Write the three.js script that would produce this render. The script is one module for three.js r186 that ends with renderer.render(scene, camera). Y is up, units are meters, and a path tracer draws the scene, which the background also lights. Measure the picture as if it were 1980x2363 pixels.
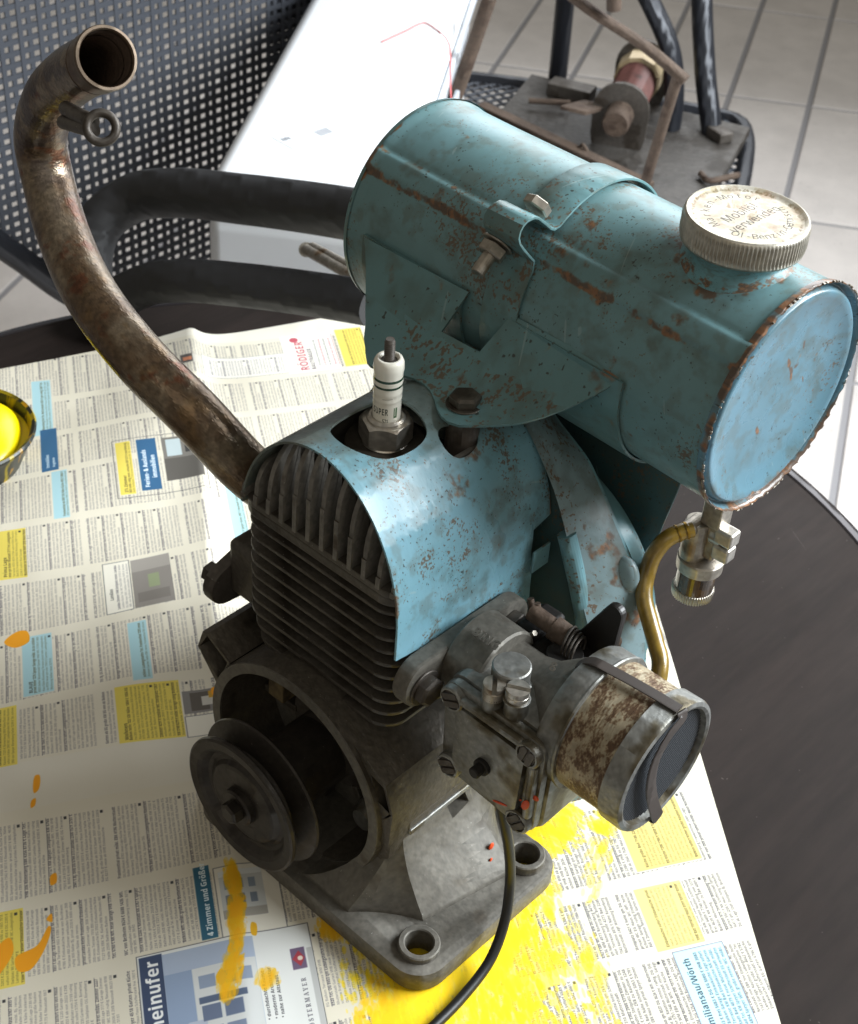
import * as THREE from 'three';
import { mergeGeometries, mergeVertices, toCreasedNormals } from 'three/addons/utils/BufferGeometryUtils.js';
import { RoundedBoxGeometry } from 'three/addons/geometries/RoundedBoxGeometry.js';
import { TextGeometry } from 'three/addons/geometries/TextGeometry.js';
import { FontLoader } from 'three/addons/loaders/FontLoader.js';
import { TessellateModifier } from 'three/addons/modifiers/TessellateModifier.js';
import { RectAreaLightUniformsLib } from 'three/addons/lights/RectAreaLightUniformsLib.js';
import { Brush, Evaluator, SUBTRACTION } from 'three-bvh-csg';

// ------------------------------------------------------------------ camera, light, exposure
const scene = new THREE.Scene();
const renderer = new THREE.WebGLRenderer({ antialias: true });
renderer.toneMapping = THREE.LinearToneMapping;
renderer.toneMappingExposure = 1.0;
renderer.shadowMap.enabled = true;
const H = 0.235;                                   // height of the engine's plug seat above the table top
const camera = new THREE.PerspectiveCamera(36.87, 858 / 1024, 0.02, 60);
const eye = new THREE.Vector3(0.37206, 0.403 + H, 0.40363);
camera.position.copy(eye);
{
  const right = new THREE.Vector3(0.72877676, 0.0586968, -0.68223099), fw = new THREE.Vector3(-0.50503356, -0.62673982, -0.59341242);
  const up = new THREE.Vector3().crossVectors(right, fw).normalize();
  camera.quaternion.setFromRotationMatrix(new THREE.Matrix4().makeBasis(right, up, fw.clone().negate()));
}
camera.focus = 0.70; camera.userData.fStop = 26;
scene.add(camera);

RectAreaLightUniformsLib.init();
scene.background = new THREE.Color(0.195, 0.180, 0.152);     // dim room round the table
const windowLight = new THREE.RectAreaLight(new THREE.Color(0.90, 0.96, 1.0), 24, 1.4, 0.95);
windowLight.name = 'window_light';
windowLight.position.set(0.95, 1.02, -1.2); windowLight.lookAt(0, 0.05, 0); scene.add(windowLight);
const backLight = new THREE.RectAreaLight(new THREE.Color(0.92, 0.96, 1.0), 4.2, 1.9, 1.2);
backLight.name = 'added_back_light';  // unseen area light, added for cap and pipe highlights and a brighter box lid
backLight.position.set(-0.80, 0.85, -2.15); backLight.lookAt(0, 0.05, 0); scene.add(backLight);
const fillLight = new THREE.RectAreaLight(new THREE.Color(1.0, 0.93, 0.80), 0.75, 2.4, 1.6);
fillLight.name = 'fill_light';  // unseen warm fill, added to lift the engine front
fillLight.position.set(1.6, 2.3, 1.9); fillLight.lookAt(0, 0, 0); scene.add(fillLight);

// ------------------------------------------------------------------ noise and textures
let seed = 7;
const rnd = () => { seed = (seed * 1664525 + 1013904223) >>> 0; return seed / 4294967296; };
const HT = new Float32Array(65536); for (let i = 0; i < 65536; i++) HT[i] = rnd();
const hash = (x, y, s) => HT[((x * 73 + y * 179 + s * 283 + (x * y) % 97) & 65535)];
const sm = (t) => t * t * (3 - 2 * t);
function vn(x, y, px, py, s) {
  const x0 = Math.floor(x), y0 = Math.floor(y), fx = sm(x - x0), fy = sm(y - y0);
  const a = ((x0 % px) + px) % px, b = (a + 1) % px, c = ((y0 % py) + py) % py, d = (c + 1) % py;
  return (hash(a, c, s) * (1 - fx) + hash(b, c, s) * fx) * (1 - fy) + (hash(a, d, s) * (1 - fx) + hash(b, d, s) * fx) * fy;
}
function fbm(u, v, f, oct, s, ax = 1, ay = 1) {
  let r = 0, w = 0.5, t = 0;
  for (let i = 0; i < oct; i++) { const fx = Math.max(1, Math.round(f * ax)), fy = Math.max(1, Math.round(f * ay)); r += w * vn(u * fx, v * fy, fx, fy, s + i * 31); t += w; w *= 0.55; f *= 2.03; }
  return r / t;
}
const step = (a, b, x) => { const t = Math.min(1, Math.max(0, (x - a) / (b - a))); return t * t * (3 - 2 * t); };
const mix3 = (a, b, t) => [a[0] + (b[0] - a[0]) * t, a[1] + (b[1] - a[1]) * t, a[2] + (b[2] - a[2]) * t];
function bake(w, h, fn, srgb = true) {
  const d = new Uint8Array(w * h * 4);
  for (let y = 0; y < h; y++) for (let x = 0; x < w; x++) {
    const c = fn((x + 0.5) / w, (y + 0.5) / h), o = (y * w + x) * 4;
    if (typeof c === 'number') { d[o] = d[o + 1] = d[o + 2] = Math.max(0, Math.min(255, c * 255)); } else { d[o] = Math.max(0, Math.min(255, c[0])); d[o + 1] = Math.max(0, Math.min(255, c[1])); d[o + 2] = Math.max(0, Math.min(255, c[2])); }
    d[o + 3] = 255;
  }
  const t = new THREE.DataTexture(d, w, h, THREE.RGBAFormat); t.magFilter = THREE.LinearFilter; t.wrapS = t.wrapT = THREE.RepeatWrapping;
  if (srgb) t.colorSpace = THREE.SRGBColorSpace; t.needsUpdate = true; return t;
}
const M = (o, S = 0.12) => { const m = new THREE.MeshPhysicalMaterial(o); m.userData.S = S; return m; };
const C = (r, g, b) => new THREE.Color().setRGB(r / 255, g / 255, b / 255, THREE.SRGBColorSpace);

const grain = bake(512, 512, (u, v) => 0.6 * fbm(u, v, 40, 3, 3) + 0.4 * fbm(u, v, 9, 3, 5), false);
const roughT = bake(256, 256, (u, v) => 0.55 + 0.45 * fbm(u, v, 8, 4, 11), false);
function castTex(base, dirt, amt, s) {
  return bake(512, 512, (u, v) => {
    const n = fbm(u, v, 5, 5, s), f = fbm(u, v, 60, 2, s + 9), d = step(0.62 - amt, 0.85 - amt, fbm(u, v, 7, 4, s + 40));
    let c = mix3(base, dirt, d * 0.85); const k = 0.82 + 0.22 * n + 0.24 * (f - 0.5);
    c = [c[0] * k, c[1] * k, c[2] * k];
    const sp = vn(u * 170, v * 170, 170, 170, s + 77); if (sp > 0.985) c = mix3(c, [225, 222, 215], 0.55);
    return c;
  });
}
function tealTex(base, rustAmt, s, w = 1024, h = 1024, extra = null, ax = 1, ay = 1) {
  return bake(w, h, (u, v) => {
    const n = fbm(u, v, 4, 4, s, ax, ay), g = fbm(u, v, 30, 3, s + 3, ax, ay), m = fbm(u, v, 9, 4, s + 5, ax, ay);
    let c = [base[0] * (0.92 + 0.15 * n), base[1] * (0.92 + 0.15 * n), base[2] * (0.90 + 0.18 * n)];
    c = mix3(c, [66, 66, 54], 0.42 * step(0.48, 0.8, m) * (0.3 + 0.7 * g)); c = mix3(c, [84, 74, 58], 0.22 * step(0.5, 0.75, fbm(u, v, 16, 4, s + 8, ax, ay)));                 // grime
    const e = extra ? extra(u, v, g, m) : 0;
    const r = step(0.66 - rustAmt, 0.80 - rustAmt, 0.55 * fbm(u, v, 6, 5, s + 50, ax, ay) + 0.45 * fbm(u, v, 24, 4, s + 60, ax, ay) + e * 0.3);
    const hot = fbm(u, v, 40, 3, s + 70, ax, ay);
    c = mix3(c, mix3([92, 66, 50], [142, 88, 52], step(0.45, 0.7, hot)), r * 0.8);
    const ch = fbm(u, v, 90, 2, s + 90, ax, ay), cl = fbm(u, v, 5, 3, s + 95, ax, ay); c = mix3(c, [46, 44, 38], 0.7 * step(0.84, 0.90, ch + 0.4 * (cl - 0.5)));  // chips, in clusters
    const sp = fbm(u, v, 110, 3, s + 101, ax, ay), spm = fbm(u, v, 5, 4, s + 105, ax, ay); c = mix3(c, [98, 70, 50], 0.7 * step(0.78, 0.90, sp + 1.1 * (spm - 0.52)));
    const sc = vn((u * ax + v * ay * 0.35) * 44, (v * ay - u * ax * 0.2) * 5, 999, 999, s + 97); if (sc > 0.965 && cl > 0.5) c = mix3(c, [176, 186, 184], 0.3);
    return c;
  });
}
const TEAL = [112, 154, 164], TEALG = [98, 134, 138];
const mCast = M({ map: castTex([112, 108, 100], [84, 77, 67], 0.02, 21), metalness: 0.3, roughness: 0.58, bumpMap: grain, bumpScale: 0.00028 });
const mCastDark = M({ map: castTex([90, 84, 75], [54, 47, 38], 0.1, 121), metalness: 0.4, roughness: 0.46, bumpMap: grain, bumpScale: 0.0006 });
const mFin = M({ map: castTex([84, 79, 72], [52, 45, 37], 0.1, 221), metalness: 0.35, roughness: 0.42, bumpMap: grain, bumpScale: 0.0005 });
const mSteelDark = M({ map: castTex([92, 86, 80], [62, 54, 46], 0.08, 321), metalness: 0.35, roughness: 0.5, bumpMap: grain, bumpScale: 0.0003 });
const mBlackIron = M({ color: C(34, 31, 29), metalness: 0.3, roughness: 0.6, bumpMap: grain, bumpScale: 0.0004 });
const mSoot = M({ color: C(26, 23, 20), metalness: 0.1, roughness: 0.85 });
const mAlloy = M({ map: castTex([150, 150, 146], [92, 82, 62], 0.1, 421), metalness: 0.7, roughness: 0.48, bumpMap: grain, bumpScale: 0.0004 });
const mChrome = M({ map: castTex([206, 200, 190], [170, 152, 130], -0.02, 521), metalness: 0.8, roughness: 0.3 });
const mZinc = M({ map: castTex([180, 172, 160], [120, 92, 62], 0.05, 621), metalness: 0.8, roughness: 0.42 });
const mBrass = M({ map: castTex([156, 122, 44], [104, 78, 30], 0.05, 721), metalness: 0.75, roughness: 0.38 });
const mRust = M({ map: castTex([96, 80, 68], [70, 54, 44], 0.1, 821), metalness: 0.2, roughness: 0.8, bumpMap: grain, bumpScale: 0.001 });
const mHeadFin = M({ map: castTex([124, 120, 113], [72, 62, 52], 0.08, 361), metalness: 0.35, roughness: 0.42, bumpMap: grain, bumpScale: 0.0003 });
const mPulley = M({ map: castTex([66, 61, 56], [44, 38, 33], 0.05, 351), metalness: 0.5, roughness: 0.42, bumpMap: grain, bumpScale: 0.0001 });
const mGauze = M({ color: C(70, 73, 77), metalness: 0.3, roughness: 0.4 });
const mStrap = M({ color: C(62, 55, 51), roughness: 0.5 });
const mPaint = M({ map: tealTex(TEAL, 0.0, 31), roughness: 0.46, roughnessMap: roughT, bumpMap: grain, bumpScale: 0.0002 }, 0.16);
const mBand = M({ map: tealTex([128, 150, 156], 0.05, 431), roughness: 0.5, roughnessMap: roughT, bumpMap: grain, bumpScale: 0.0002 }, 0.13);
const mBracket = M({ map: tealTex(TEALG, 0.015, 131), roughness: 0.5, roughnessMap: roughT, bumpMap: grain, bumpScale: 0.0002 }, 0.17);
const mTealShaded = M({ map: tealTex([52, 80, 84], 0.0, 231), roughness: 0.55, roughnessMap: roughT }, 0.15);  // teal paint darkened, with the shade behind the cylinder put into its colour
const mBlackPlastic = M({ color: C(30, 27, 25), roughness: 0.4 });
const mRubber = M({ color: C(24, 24, 25), roughness: 0.42 });
const mCeramic = M({ color: C(228, 224, 212), roughness: 0.22, clearcoat: 0.6, clearcoatRoughness: 0.15 });

// ------------------------------------------------------------------ geometry helpers
const taken = {};
const numbered = (n) => { const k = taken[n] = (taken[n] ?? -1) + 1; return k ? `${n}_${String(k).padStart(3, '0')}` : n; };
function thing(name, label, category, pos = [0, 0, 0], kind) {
  const o = new THREE.Group(); o.name = numbered(name); o.position.set(...pos); scene.add(o);
  o.userData = kind ? { label, category, kind } : { label, category };
  return o;
}
function boxUV(g, S) {
  const p = g.attributes.position, uv = new Float32Array(p.count * 2), a = new THREE.Vector3(), b = new THREE.Vector3(), c = new THREE.Vector3(), n = new THREE.Vector3();
  for (let i = 0; i < p.count; i += 3) {
    a.fromBufferAttribute(p, i); b.fromBufferAttribute(p, i + 1); c.fromBufferAttribute(p, i + 2);
    n.crossVectors(b.clone().sub(a), c.clone().sub(a)); const x = Math.abs(n.x), y = Math.abs(n.y), z = Math.abs(n.z);
    [a, b, c].forEach((q, k) => {
      const [u, v] = x >= y && x >= z ? [q.z + 0.031, q.y] : y >= z ? [q.x + 0.017, q.z + 0.043] : [q.x, q.y + 0.059];
      uv[(i + k) * 2] = u / S; uv[(i + k) * 2 + 1] = v / S;
    });
  }
  g.setAttribute('uv', new THREE.BufferAttribute(uv, 2)); return g;
}
function prep(g, S) {
  const keep = g.userData.keepUV; let q = g.index ? g.toNonIndexed() : g;
  for (const k of Object.keys(q.attributes)) if (!['position', 'normal', 'uv'].includes(k)) q.deleteAttribute(k);
  if (!q.attributes.normal) q.computeVertexNormals();
  if (!keep || !q.attributes.uv) boxUV(q, S);
  return q;
}
function obj(name, geos, mat, parent, lift = 0) {
  const list = (Array.isArray(geos) ? geos : [geos]).map((g) => prep(g, mat.userData.S ?? 0.12));
  const g = list.length > 1 ? mergeGeometries(list) : list[0];
  if (lift) g.translate(0, lift, 0);
  const m = new THREE.Mesh(g, mat); m.name = parent ? name : numbered(name); m.castShadow = m.receiveShadow = true;
  (parent ?? scene).add(m); return m;
}
const crease = (g, a = 0.55) => toCreasedNormals(g, a);
const rbox = (w, h, d, x = 0, y = 0, z = 0, r = 0.0012, s = 2) => new RoundedBoxGeometry(w, h, d, s, Math.min(r, w / 2.01, h / 2.01, d / 2.01)).translate(x, y, z);
function lathe(prof, axis = 'y', at = [0, 0, 0], seg = 48, ang = 0.5) {
  let g = new THREE.LatheGeometry(prof.map(([r, h]) => new THREE.Vector2(Math.max(r, 1e-5), h)), seg);
  g.deleteAttribute('uv'); g = crease(mergeVertices(g, 1e-6), ang);
  if (axis === 'z') g.rotateX(Math.PI / 2); if (axis === 'x') g.rotateZ(-Math.PI / 2);
  return g.translate(...at);
}
const cyl = (r0, r1, len, axis, at, seg = 32, b = 0.0004) => lathe([[0, -len / 2], [r0 - b, -len / 2], [r0, -len / 2 + b], [r1, len / 2 - b], [r1 - b, len / 2], [0, len / 2]], axis, at, seg);
function hex(R, len, axis, at, turn = 0, b = 0.0006) {
  let g = new THREE.LatheGeometry([[0, -len / 2], [R - b, -len / 2], [R, -len / 2 + b], [R, len / 2 - b], [R - b * 1.6, len / 2], [0, len / 2]].map(([r, h]) => new THREE.Vector2(Math.max(r, 1e-5), h)), 6);
  g.deleteAttribute('uv'); g = crease(mergeVertices(g, 1e-6), 0.3); g.rotateY(turn);
  if (axis === 'z') g.rotateX(Math.PI / 2); if (axis === 'x') g.rotateZ(-Math.PI / 2);
  return g.translate(...at);
}
const V = (p) => new THREE.Vector3(...p);
const tube = (pts, r, seg = 60, rs = 14, tension = 0.5) => new THREE.TubeGeometry(new THREE.CatmullRomCurve3(pts.map(V), false, 'centripetal', tension), seg, r, rs);
function rod(a, b, r, seg = 14) {
  const A = V(a), B = V(b), g = new THREE.CylinderGeometry(r, r, A.distanceTo(B), seg);
  g.applyQuaternion(new THREE.Quaternion().setFromUnitVectors(new THREE.Vector3(0, 1, 0), B.clone().sub(A).normalize()));
  return g.translate((A.x + B.x) / 2, (A.y + B.y) / 2, (A.z + B.z) / 2);
}
const shapeOf = (pts, smooth) => { const s = new THREE.Shape(); if (smooth) { const c = new THREE.CatmullRomCurve3(pts.map(([x, y]) => new THREE.Vector3(x, y, 0)), true, 'centripetal').getPoints(pts.length * 5); s.setFromPoints(c.map((p) => new THREE.Vector2(p.x, p.y))); } else s.setFromPoints(pts.map(([x, y]) => new THREE.Vector2(x, y))); return s; };
function extr(shape, depth, bevel = 0.0008, curve = 10) {
  const g = new THREE.ExtrudeGeometry(shape, { depth: depth - 2 * bevel, bevelEnabled: bevel > 0, bevelThickness: bevel, bevelSize: bevel, bevelOffset: -bevel, bevelSegments: 2, curveSegments: curve });
  g.translate(0, 0, bevel); g.deleteAttribute('uv'); return crease(mergeVertices(g, 1e-6), 0.6);
}
function rrect(x0, y0, x1, y1, r) {
  const s = new THREE.Shape(); s.moveTo(x0 + r, y0); s.lineTo(x1 - r, y0); s.absarc(x1 - r, y0 + r, r, -Math.PI / 2, 0); s.lineTo(x1, y1 - r); s.absarc(x1 - r, y1 - r, r, 0, Math.PI / 2);
  s.lineTo(x0 + r, y1); s.absarc(x0 + r, y1 - r, r, Math.PI / 2, Math.PI); s.lineTo(x0, y0 + r); s.absarc(x0 + r, y0 + r, r, Math.PI, 1.5 * Math.PI); return s;
}
// rounded outline round a set of circles [x, y, r], in order (counter-clockwise)
function hull(cs, n = 10) {
  const pts = [];
  cs.forEach(([x, y, r], i) => {
    const p = cs[(i + cs.length - 1) % cs.length], q = cs[(i + 1) % cs.length];
    const tang = (A, B) => { const d = Math.hypot(B[0] - A[0], B[1] - A[1]), a = Math.atan2(B[1] - A[1], B[0] - A[0]); return a - Math.acos(Math.max(-1, Math.min(1, (A[2] - B[2]) / d))); };
    let a0 = tang(p, cs[i]), a1 = tang(cs[i], q); while (a1 < a0) a1 += 2 * Math.PI; if (a1 - a0 > Math.PI * 1.98) a1 = a0;
    for (let k = 0; k <= n; k++) { const a = a0 + (a1 - a0) * k / n; pts.push([x + r * Math.cos(a), y + r * Math.sin(a)]); }
  });
  return pts;
}
// a sheet cut from a flat shape and bent: fn(u, v, w) -> [x, y, z]; w runs through the thickness
function sheet(shape, th, fn, maxEdge, uvS = null) {
  let g = new THREE.ExtrudeGeometry(shape, { depth: th, bevelEnabled: false, curveSegments: 16 });
  g.deleteAttribute('normal'); g.deleteAttribute('uv');
  g = new TessellateModifier(maxEdge, 14).modify(g.index ? g.toNonIndexed() : g);
  const p = g.attributes.position, uv = new Float32Array(p.count * 2);
  for (let i = 0; i < p.count; i++) { const u = p.getX(i), v = p.getY(i); if (uvS) { uv[i * 2] = (u - uvS[0]) / uvS[2]; uv[i * 2 + 1] = (v - uvS[1]) / uvS[3]; } p.setXYZ(i, ...fn(u, v, p.getZ(i))); }
  g.setAttribute('uv', new THREE.BufferAttribute(uv, 2)); g = crease(g, 0.7); if (uvS) g.userData.keepUV = true; return g;
}
// a section of half-sizes a (along side) and b (along up), rounded, swept along points
function sweep(pts, a, b, up = [0, 1, 0], seg = 60, round = 0.8) {
  const c = new THREE.CatmullRomCurve3(pts.map(V), false, 'centripetal'), U = V(up), P = [], n = 20, I = [];
  for (let i = 0; i <= seg; i++) {
    const p = c.getPointAt(i / seg), t = c.getTangentAt(i / seg), side = new THREE.Vector3().crossVectors(t, U).normalize(), u = new THREE.Vector3().crossVectors(side, t).normalize();
    for (let k = 0; k < n; k++) { const w = 2 * Math.PI * k / n, cx = Math.cos(w), cy = Math.sin(w), e = 1 - round * 0.6; P.push(...p.clone().addScaledVector(side, a * Math.sign(cx) * Math.abs(cx) ** e).addScaledVector(u, b * Math.sign(cy) * Math.abs(cy) ** e).toArray()); }
  }
  for (let i = 0; i < seg; i++) for (let k = 0; k < n; k++) { const q = i * n + k, r = i * n + (k + 1) % n; I.push(q, r, q + n, r, r + n, q + n); }
  for (const s of [0, seg]) { const ci = P.length / 3, p = c.getPointAt(s / seg); P.push(p.x, p.y, p.z); for (let k = 0; k < n; k++) { const q = s * n + k, r = s * n + (k + 1) % n; s ? I.push(ci, q, r) : I.push(ci, r, q); } }
  const g = new THREE.BufferGeometry(); g.setAttribute('position', new THREE.Float32BufferAttribute(P, 3)); g.setIndex(I); return crease(g, 0.8);
}
function grid(nu, nv, fn) {   // fn(i/nu, j/nv) -> [x,y,z,u,v]
  const P = [], T = [], I = [];
  for (let j = 0; j <= nv; j++) for (let i = 0; i <= nu; i++) { const q = fn(i / nu, j / nv); P.push(q[0], q[1], q[2]); T.push(q[3] ?? i / nu, q[4] ?? j / nv); }
  for (let j = 0; j < nv; j++) for (let i = 0; i < nu; i++) { const a = j * (nu + 1) + i, b = a + 1, c = a + nu + 1, d = c + 1; I.push(a, b, c, b, d, c); }
  const g = new THREE.BufferGeometry(); g.setAttribute('position', new THREE.Float32BufferAttribute(P, 3)); g.setAttribute('uv', new THREE.Float32BufferAttribute(T, 2)); g.setIndex(I); g.computeVertexNormals(); g.userData.keepUV = true; return g;
}
const turnY = (g, a) => g.rotateY(a);
const dirM = (x, y, z, pos) => new THREE.Matrix4().makeBasis(V(x), V(y), V(z)).setPosition(...pos);

// ------------------------------------------------------------------ the engine
const engine = thing('stationary_engine', 'old stationary engine with teal fuel tank, black cooling fins and bent rusty exhaust pipe', 'engine');
const part = (name, geos, mat, parent = engine) => obj(name, geos, mat, parent, H);
const exX = (zy, x0, x1, bevel = 0.0006) => extr(shapeOf(zy.map(([z, y]) => [-z, y])), x1 - x0, bevel).rotateY(Math.PI / 2).translate(x0, 0, 0);
const exY = (shape, y0, y1, bevel = 0.0006) => extr(shape, y1 - y0, bevel).rotateX(-Math.PI / 2).translate(0, y0, 0);   // shape in (x, -z)
const exZ = (shape, z0, z1, bevel = 0.0006) => extr(shape, z1 - z0, bevel).translate(0, 0, z0);
const PI = Math.PI, D = (d) => d * PI / 180;
const CY = -0.172;                                            // crankshaft height

// crankcase: half cylinder, open ring at the front, lugs with pockets
{
  const up = []; for (let i = 0; i <= 24; i++) up.push([0.0592 * Math.cos(PI * i / 24), CY - 0.001 + 0.0592 * Math.sin(PI * i / 24)]);
  const body = exZ(shapeOf([[-0.0592, CY - 0.02], [0.0592, CY - 0.02], ...up]), -0.05, 0.012, 0.001);
  const ring = lathe([[0.0528, -0.062], [0.0585, -0.062], [0.0595, -0.002], [0.0590, 0], [0.0534, 0], [0.0526, -0.002], [0.0526, -0.062]], 'z', [0, CY, 0.055], 96);
  const wall = lathe([[0, 0], [0.0535, 0], [0.0535, 0.003], [0, 0.003]], 'z', [0, CY, 0.009], 64);
  const case_ = part('crankcase', [body, ring, wall, rbox(0.006, 0.006, 0.088, 0.0617, -0.1735, -0.004), rbox(0.006, 0.006, 0.088, -0.0617, -0.1735, -0.004)], mCastDark);
  const lug = (o, hole, z0, z1) => { const s = shapeOf(o); s.holes.push(new THREE.Path(hole.map((p) => new THREE.Vector2(...p)))); return [exZ(s, z0, z1, 0.0006), exZ(shapeOf(o), z0 - 0.002, z0 + 0.001, 0.0004)]; };
  part('lug', lug([[-0.0575, -0.159], [-0.0475, -0.1355], [-0.0637, -0.1265], [-0.0680, -0.1280], [-0.0725, -0.1410]].reverse(), [[-0.0565, -0.1535], [-0.0500, -0.1370], [-0.0645, -0.1290], [-0.0705, -0.1400]], 0.018, 0.053), mCastDark, case_);
  { const o = []; for (let k = 0; k <= 14; k++) { const a = D(58 - 64 * k / 14); o.push([0.0572 * Math.cos(a), CY + 0.0572 * Math.sin(a)]); } o.push([0.0640, -0.1790], [0.0655, -0.1540], [0.0600, -0.1375], [0.0480, -0.1300]); o.reverse();
    part('lug', lug(o, [[0.0570, -0.1640], [0.0632, -0.1535], [0.0585, -0.1400], [0.0505, -0.1375], [0.0556, -0.151]], -0.048, 0.0530), mCastDark, case_); }
  part('ring_lip', lathe([[0.0532, -0.0015], [0.0532, 0.0008], [0.0588, 0.0008], [0.0593, -0.0015]], 'z', [0, CY, 0.055], 96), mCast, case_);
  part('web', exZ(shapeOf([[0.050, -0.202], [0.0625, -0.190], [0.0650, -0.1560], [0.0590, -0.172]]), 0.022, 0.0505), mCastDark, case_);
  part('lug', lug([[-0.028, -0.2245], [-0.034, -0.231], [-0.012, -0.2345], [-0.004, -0.2300]], [[-0.0265, -0.2265], [-0.031, -0.2305], [-0.013, -0.2333], [-0.008, -0.2305]], 0.03, 0.053), mCast, case_);
  // ignition parts and flywheel hub inside the open ring
  const fly = part('flywheel', [cyl(0.030, 0.030, 0.012, 'z', [0, CY, 0.020], 40), cyl(0.019, 0.019, 0.05, 'z', [0, CY, 0.045], 32)], mSteelDark);
  for (let i = 0; i < 9; i++) part('spoke', rbox(0.0045, 0.024, 0.014, 0, 0.040, 0.020, 0.001).rotateZ(i * PI * 2 / 9 + 0.2).translate(0, CY, 0), mCastDark, fly);
  part('coil_block', [rbox(0.011, 0.022, 0.02, -0.031, -0.148, 0.028, 0.001).rotateZ(0)], M({ map: castTex([120, 104, 72], [70, 60, 44], 0.05, 44), roughness: 0.8 }), fly);
  part('weight', [lathe([[0, 0], [0.008, 0], [0.009, 0.006], [0.006, 0.012], [0, 0.013]], 'z', [0.028, -0.205, 0.022], 24)], mAlloy, fly);
}
// pedestal base with foot plate, bolt holes and a drain pocket
{
  const ys = [-0.1735, -0.184, -0.198, -0.212, -0.2205, -0.232];
  const lv = [[0.062, 0.062, 0.0405, 0.0610, 0.0420], [0.0635, 0.0632, 0.0415, 0.0600, 0.0440], [0.0720, 0.0695, 0.0440, 0.0590, 0.0530], [0.0870, 0.0790, 0.0460, 0.0570, 0.0640], [0.0960, 0.0845, 0.0470, 0.0550, 0.0695], [0.0980, 0.0860, 0.0480, 0.0550, 0.0700]];
  const crv = (f) => new THREE.CatmullRomCurve3(lv.map((q, k) => new THREE.Vector3(...f(q, ys[k]))), false, 'centripetal'), cA = crv((q) => [q[0], q[1], q[2]]), cB = crv((q, y) => [q[3], q[4], y]);
  const P = [], I = [], NL = 24, ring = (y, xr, ax, az, bx, bz) => {
    const X = 0.058, zb = -0.045, xb = 0.0618, zr = -0.006, out = [];
    out.push([xb, zb], [xb, -0.030], [xb + (xr - xb) * 0.45, -0.019], [xr - 0.0012 * (xr > xb ? 1 : 0), zr - 0.002]);
    for (let k = 0; k < 6; k++) out.push([xr + (ax - xr) * k / 6, zr + (az - zr) * k / 6]);
    const mx = (ax + bx) / 2 - (ax - bx) * 0.10, mz = (az + bz) / 2 - (ax - bx) * 0.10;   // corner face slightly hollow
    for (let k = 0; k <= 8; k++) { const t = k / 8, q = (1 - t) * (1 - t), w = 2 * t * (1 - t), e = t * t; out.push([ax * q + mx * w + bx * e, az * q + mz * w + bz * e]); }
    for (let k = 1; k <= 7; k++) out.push([bx + (-X + 0.004 - bx) * k / 7, bz]);
    out.push([-X, bz - 0.004], [-X, zb + 0.004], [-X + 0.004, zb]);
    out.forEach(([a, b]) => P.push(a, y, b)); return out.length;
  };
  let n = 0; for (let l = 0; l <= NL; l++) { const a = cA.getPoint(l / NL), b = cB.getPoint(l / NL); n = ring(b.z, a.x, a.y, a.z, b.x, b.y); }
  for (let l = 0; l < NL; l++) for (let k = 0; k < n; k++) { const a = l * n + k, b = l * n + (k + 1) % n; I.push(a, b, a + n, b, b + n, a + n); }
  const top = P.length / 3; P.push(0, ys[0], 0, 0, ys[5], 0);
  for (let k = 0; k < n; k++) { I.push(top, (k + 1) % n, k, top + 1, NL * n + k, NL * n + (k + 1) % n); }
  const g = new THREE.BufferGeometry(); g.setAttribute('position', new THREE.Float32BufferAttribute(P, 3)); g.setIndex(I); g.computeVertexNormals();
  g.setAttribute('uv', new THREE.Float32BufferAttribute(new Float32Array(P.length / 3 * 2), 2));
  const ev = new Evaluator(); ev.useGroups = false;
  const pocket = new Brush(new THREE.BoxGeometry(0.014, 0.011, 0.013).rotateX(0.15).translate(0.0655, -0.1845, 0.0035)); pocket.updateMatrixWorld();
  const pulleyRoom = new Brush(new THREE.CylinderGeometry(0.0535, 0.0535, 0.06, 48).rotateX(PI / 2).translate(0, CY, 0.05)); pulleyRoom.updateMatrixWorld();
  const body = new Brush(g); body.updateMatrixWorld();
  const cut = ev.evaluate(ev.evaluate(body, pocket, SUBTRACTION), pulleyRoom, SUBTRACTION).geometry; cut.deleteAttribute('uv');
  const foot = hull([[0.093, -0.059, 0.0165], [0.0955, 0.017, 0.0145], [-0.0400, 0.017, 0.0145], [-0.0400, -0.059, 0.0165]]);
  const s = shapeOf(foot); for (const [x, z] of [[0.093, 0.059], [0.095, -0.017], [-0.040, -0.017]]) { const h = new THREE.Path(); h.absarc(x, -z, 0.0072, 0, 2 * PI, true); s.holes.push(h); }
  const boss = (x, z, h) => lathe([[0.0073, -0.012], [0.0105, -0.012], [0.0103, h - 0.0006], [0.0097, h], [0.0076, h], [0.007, h - 0.0006], [0.0073, -0.012]], 'y', [x, -0.219, z], 40);
  const base = part('pedestal_base', [crease(cut, 0.5), exY(s, -0.2335, -0.2205, 0.0022)], mCast);
  part('bolt_boss', boss(0.093, 0.059, 0.0022), mCast, base); part('bolt_boss', boss(0.095, -0.017, 0.004), mCast, base);
  part('bolt_boss', boss(-0.040, -0.017, 0.004), mCast, base);
  part('joint_lip', rbox(0.0035, 0.0035, 0.075, 0.0640, -0.1778, 0.002, 0.001), mAlloy, base);
  const m = M({ color: C(214, 74, 26), roughness: 0.5 });
  for (const [x, y, z, r] of [[0.0834, -0.2080, -0.0030, 0.0019], [0.0868, -0.2125, 0.0005, 0.0011]]) part('paint_drop', new THREE.SphereGeometry(r, 12, 8).scale(0.4, 1.3, 1).translate(x, y, z), m, base);
}
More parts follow.
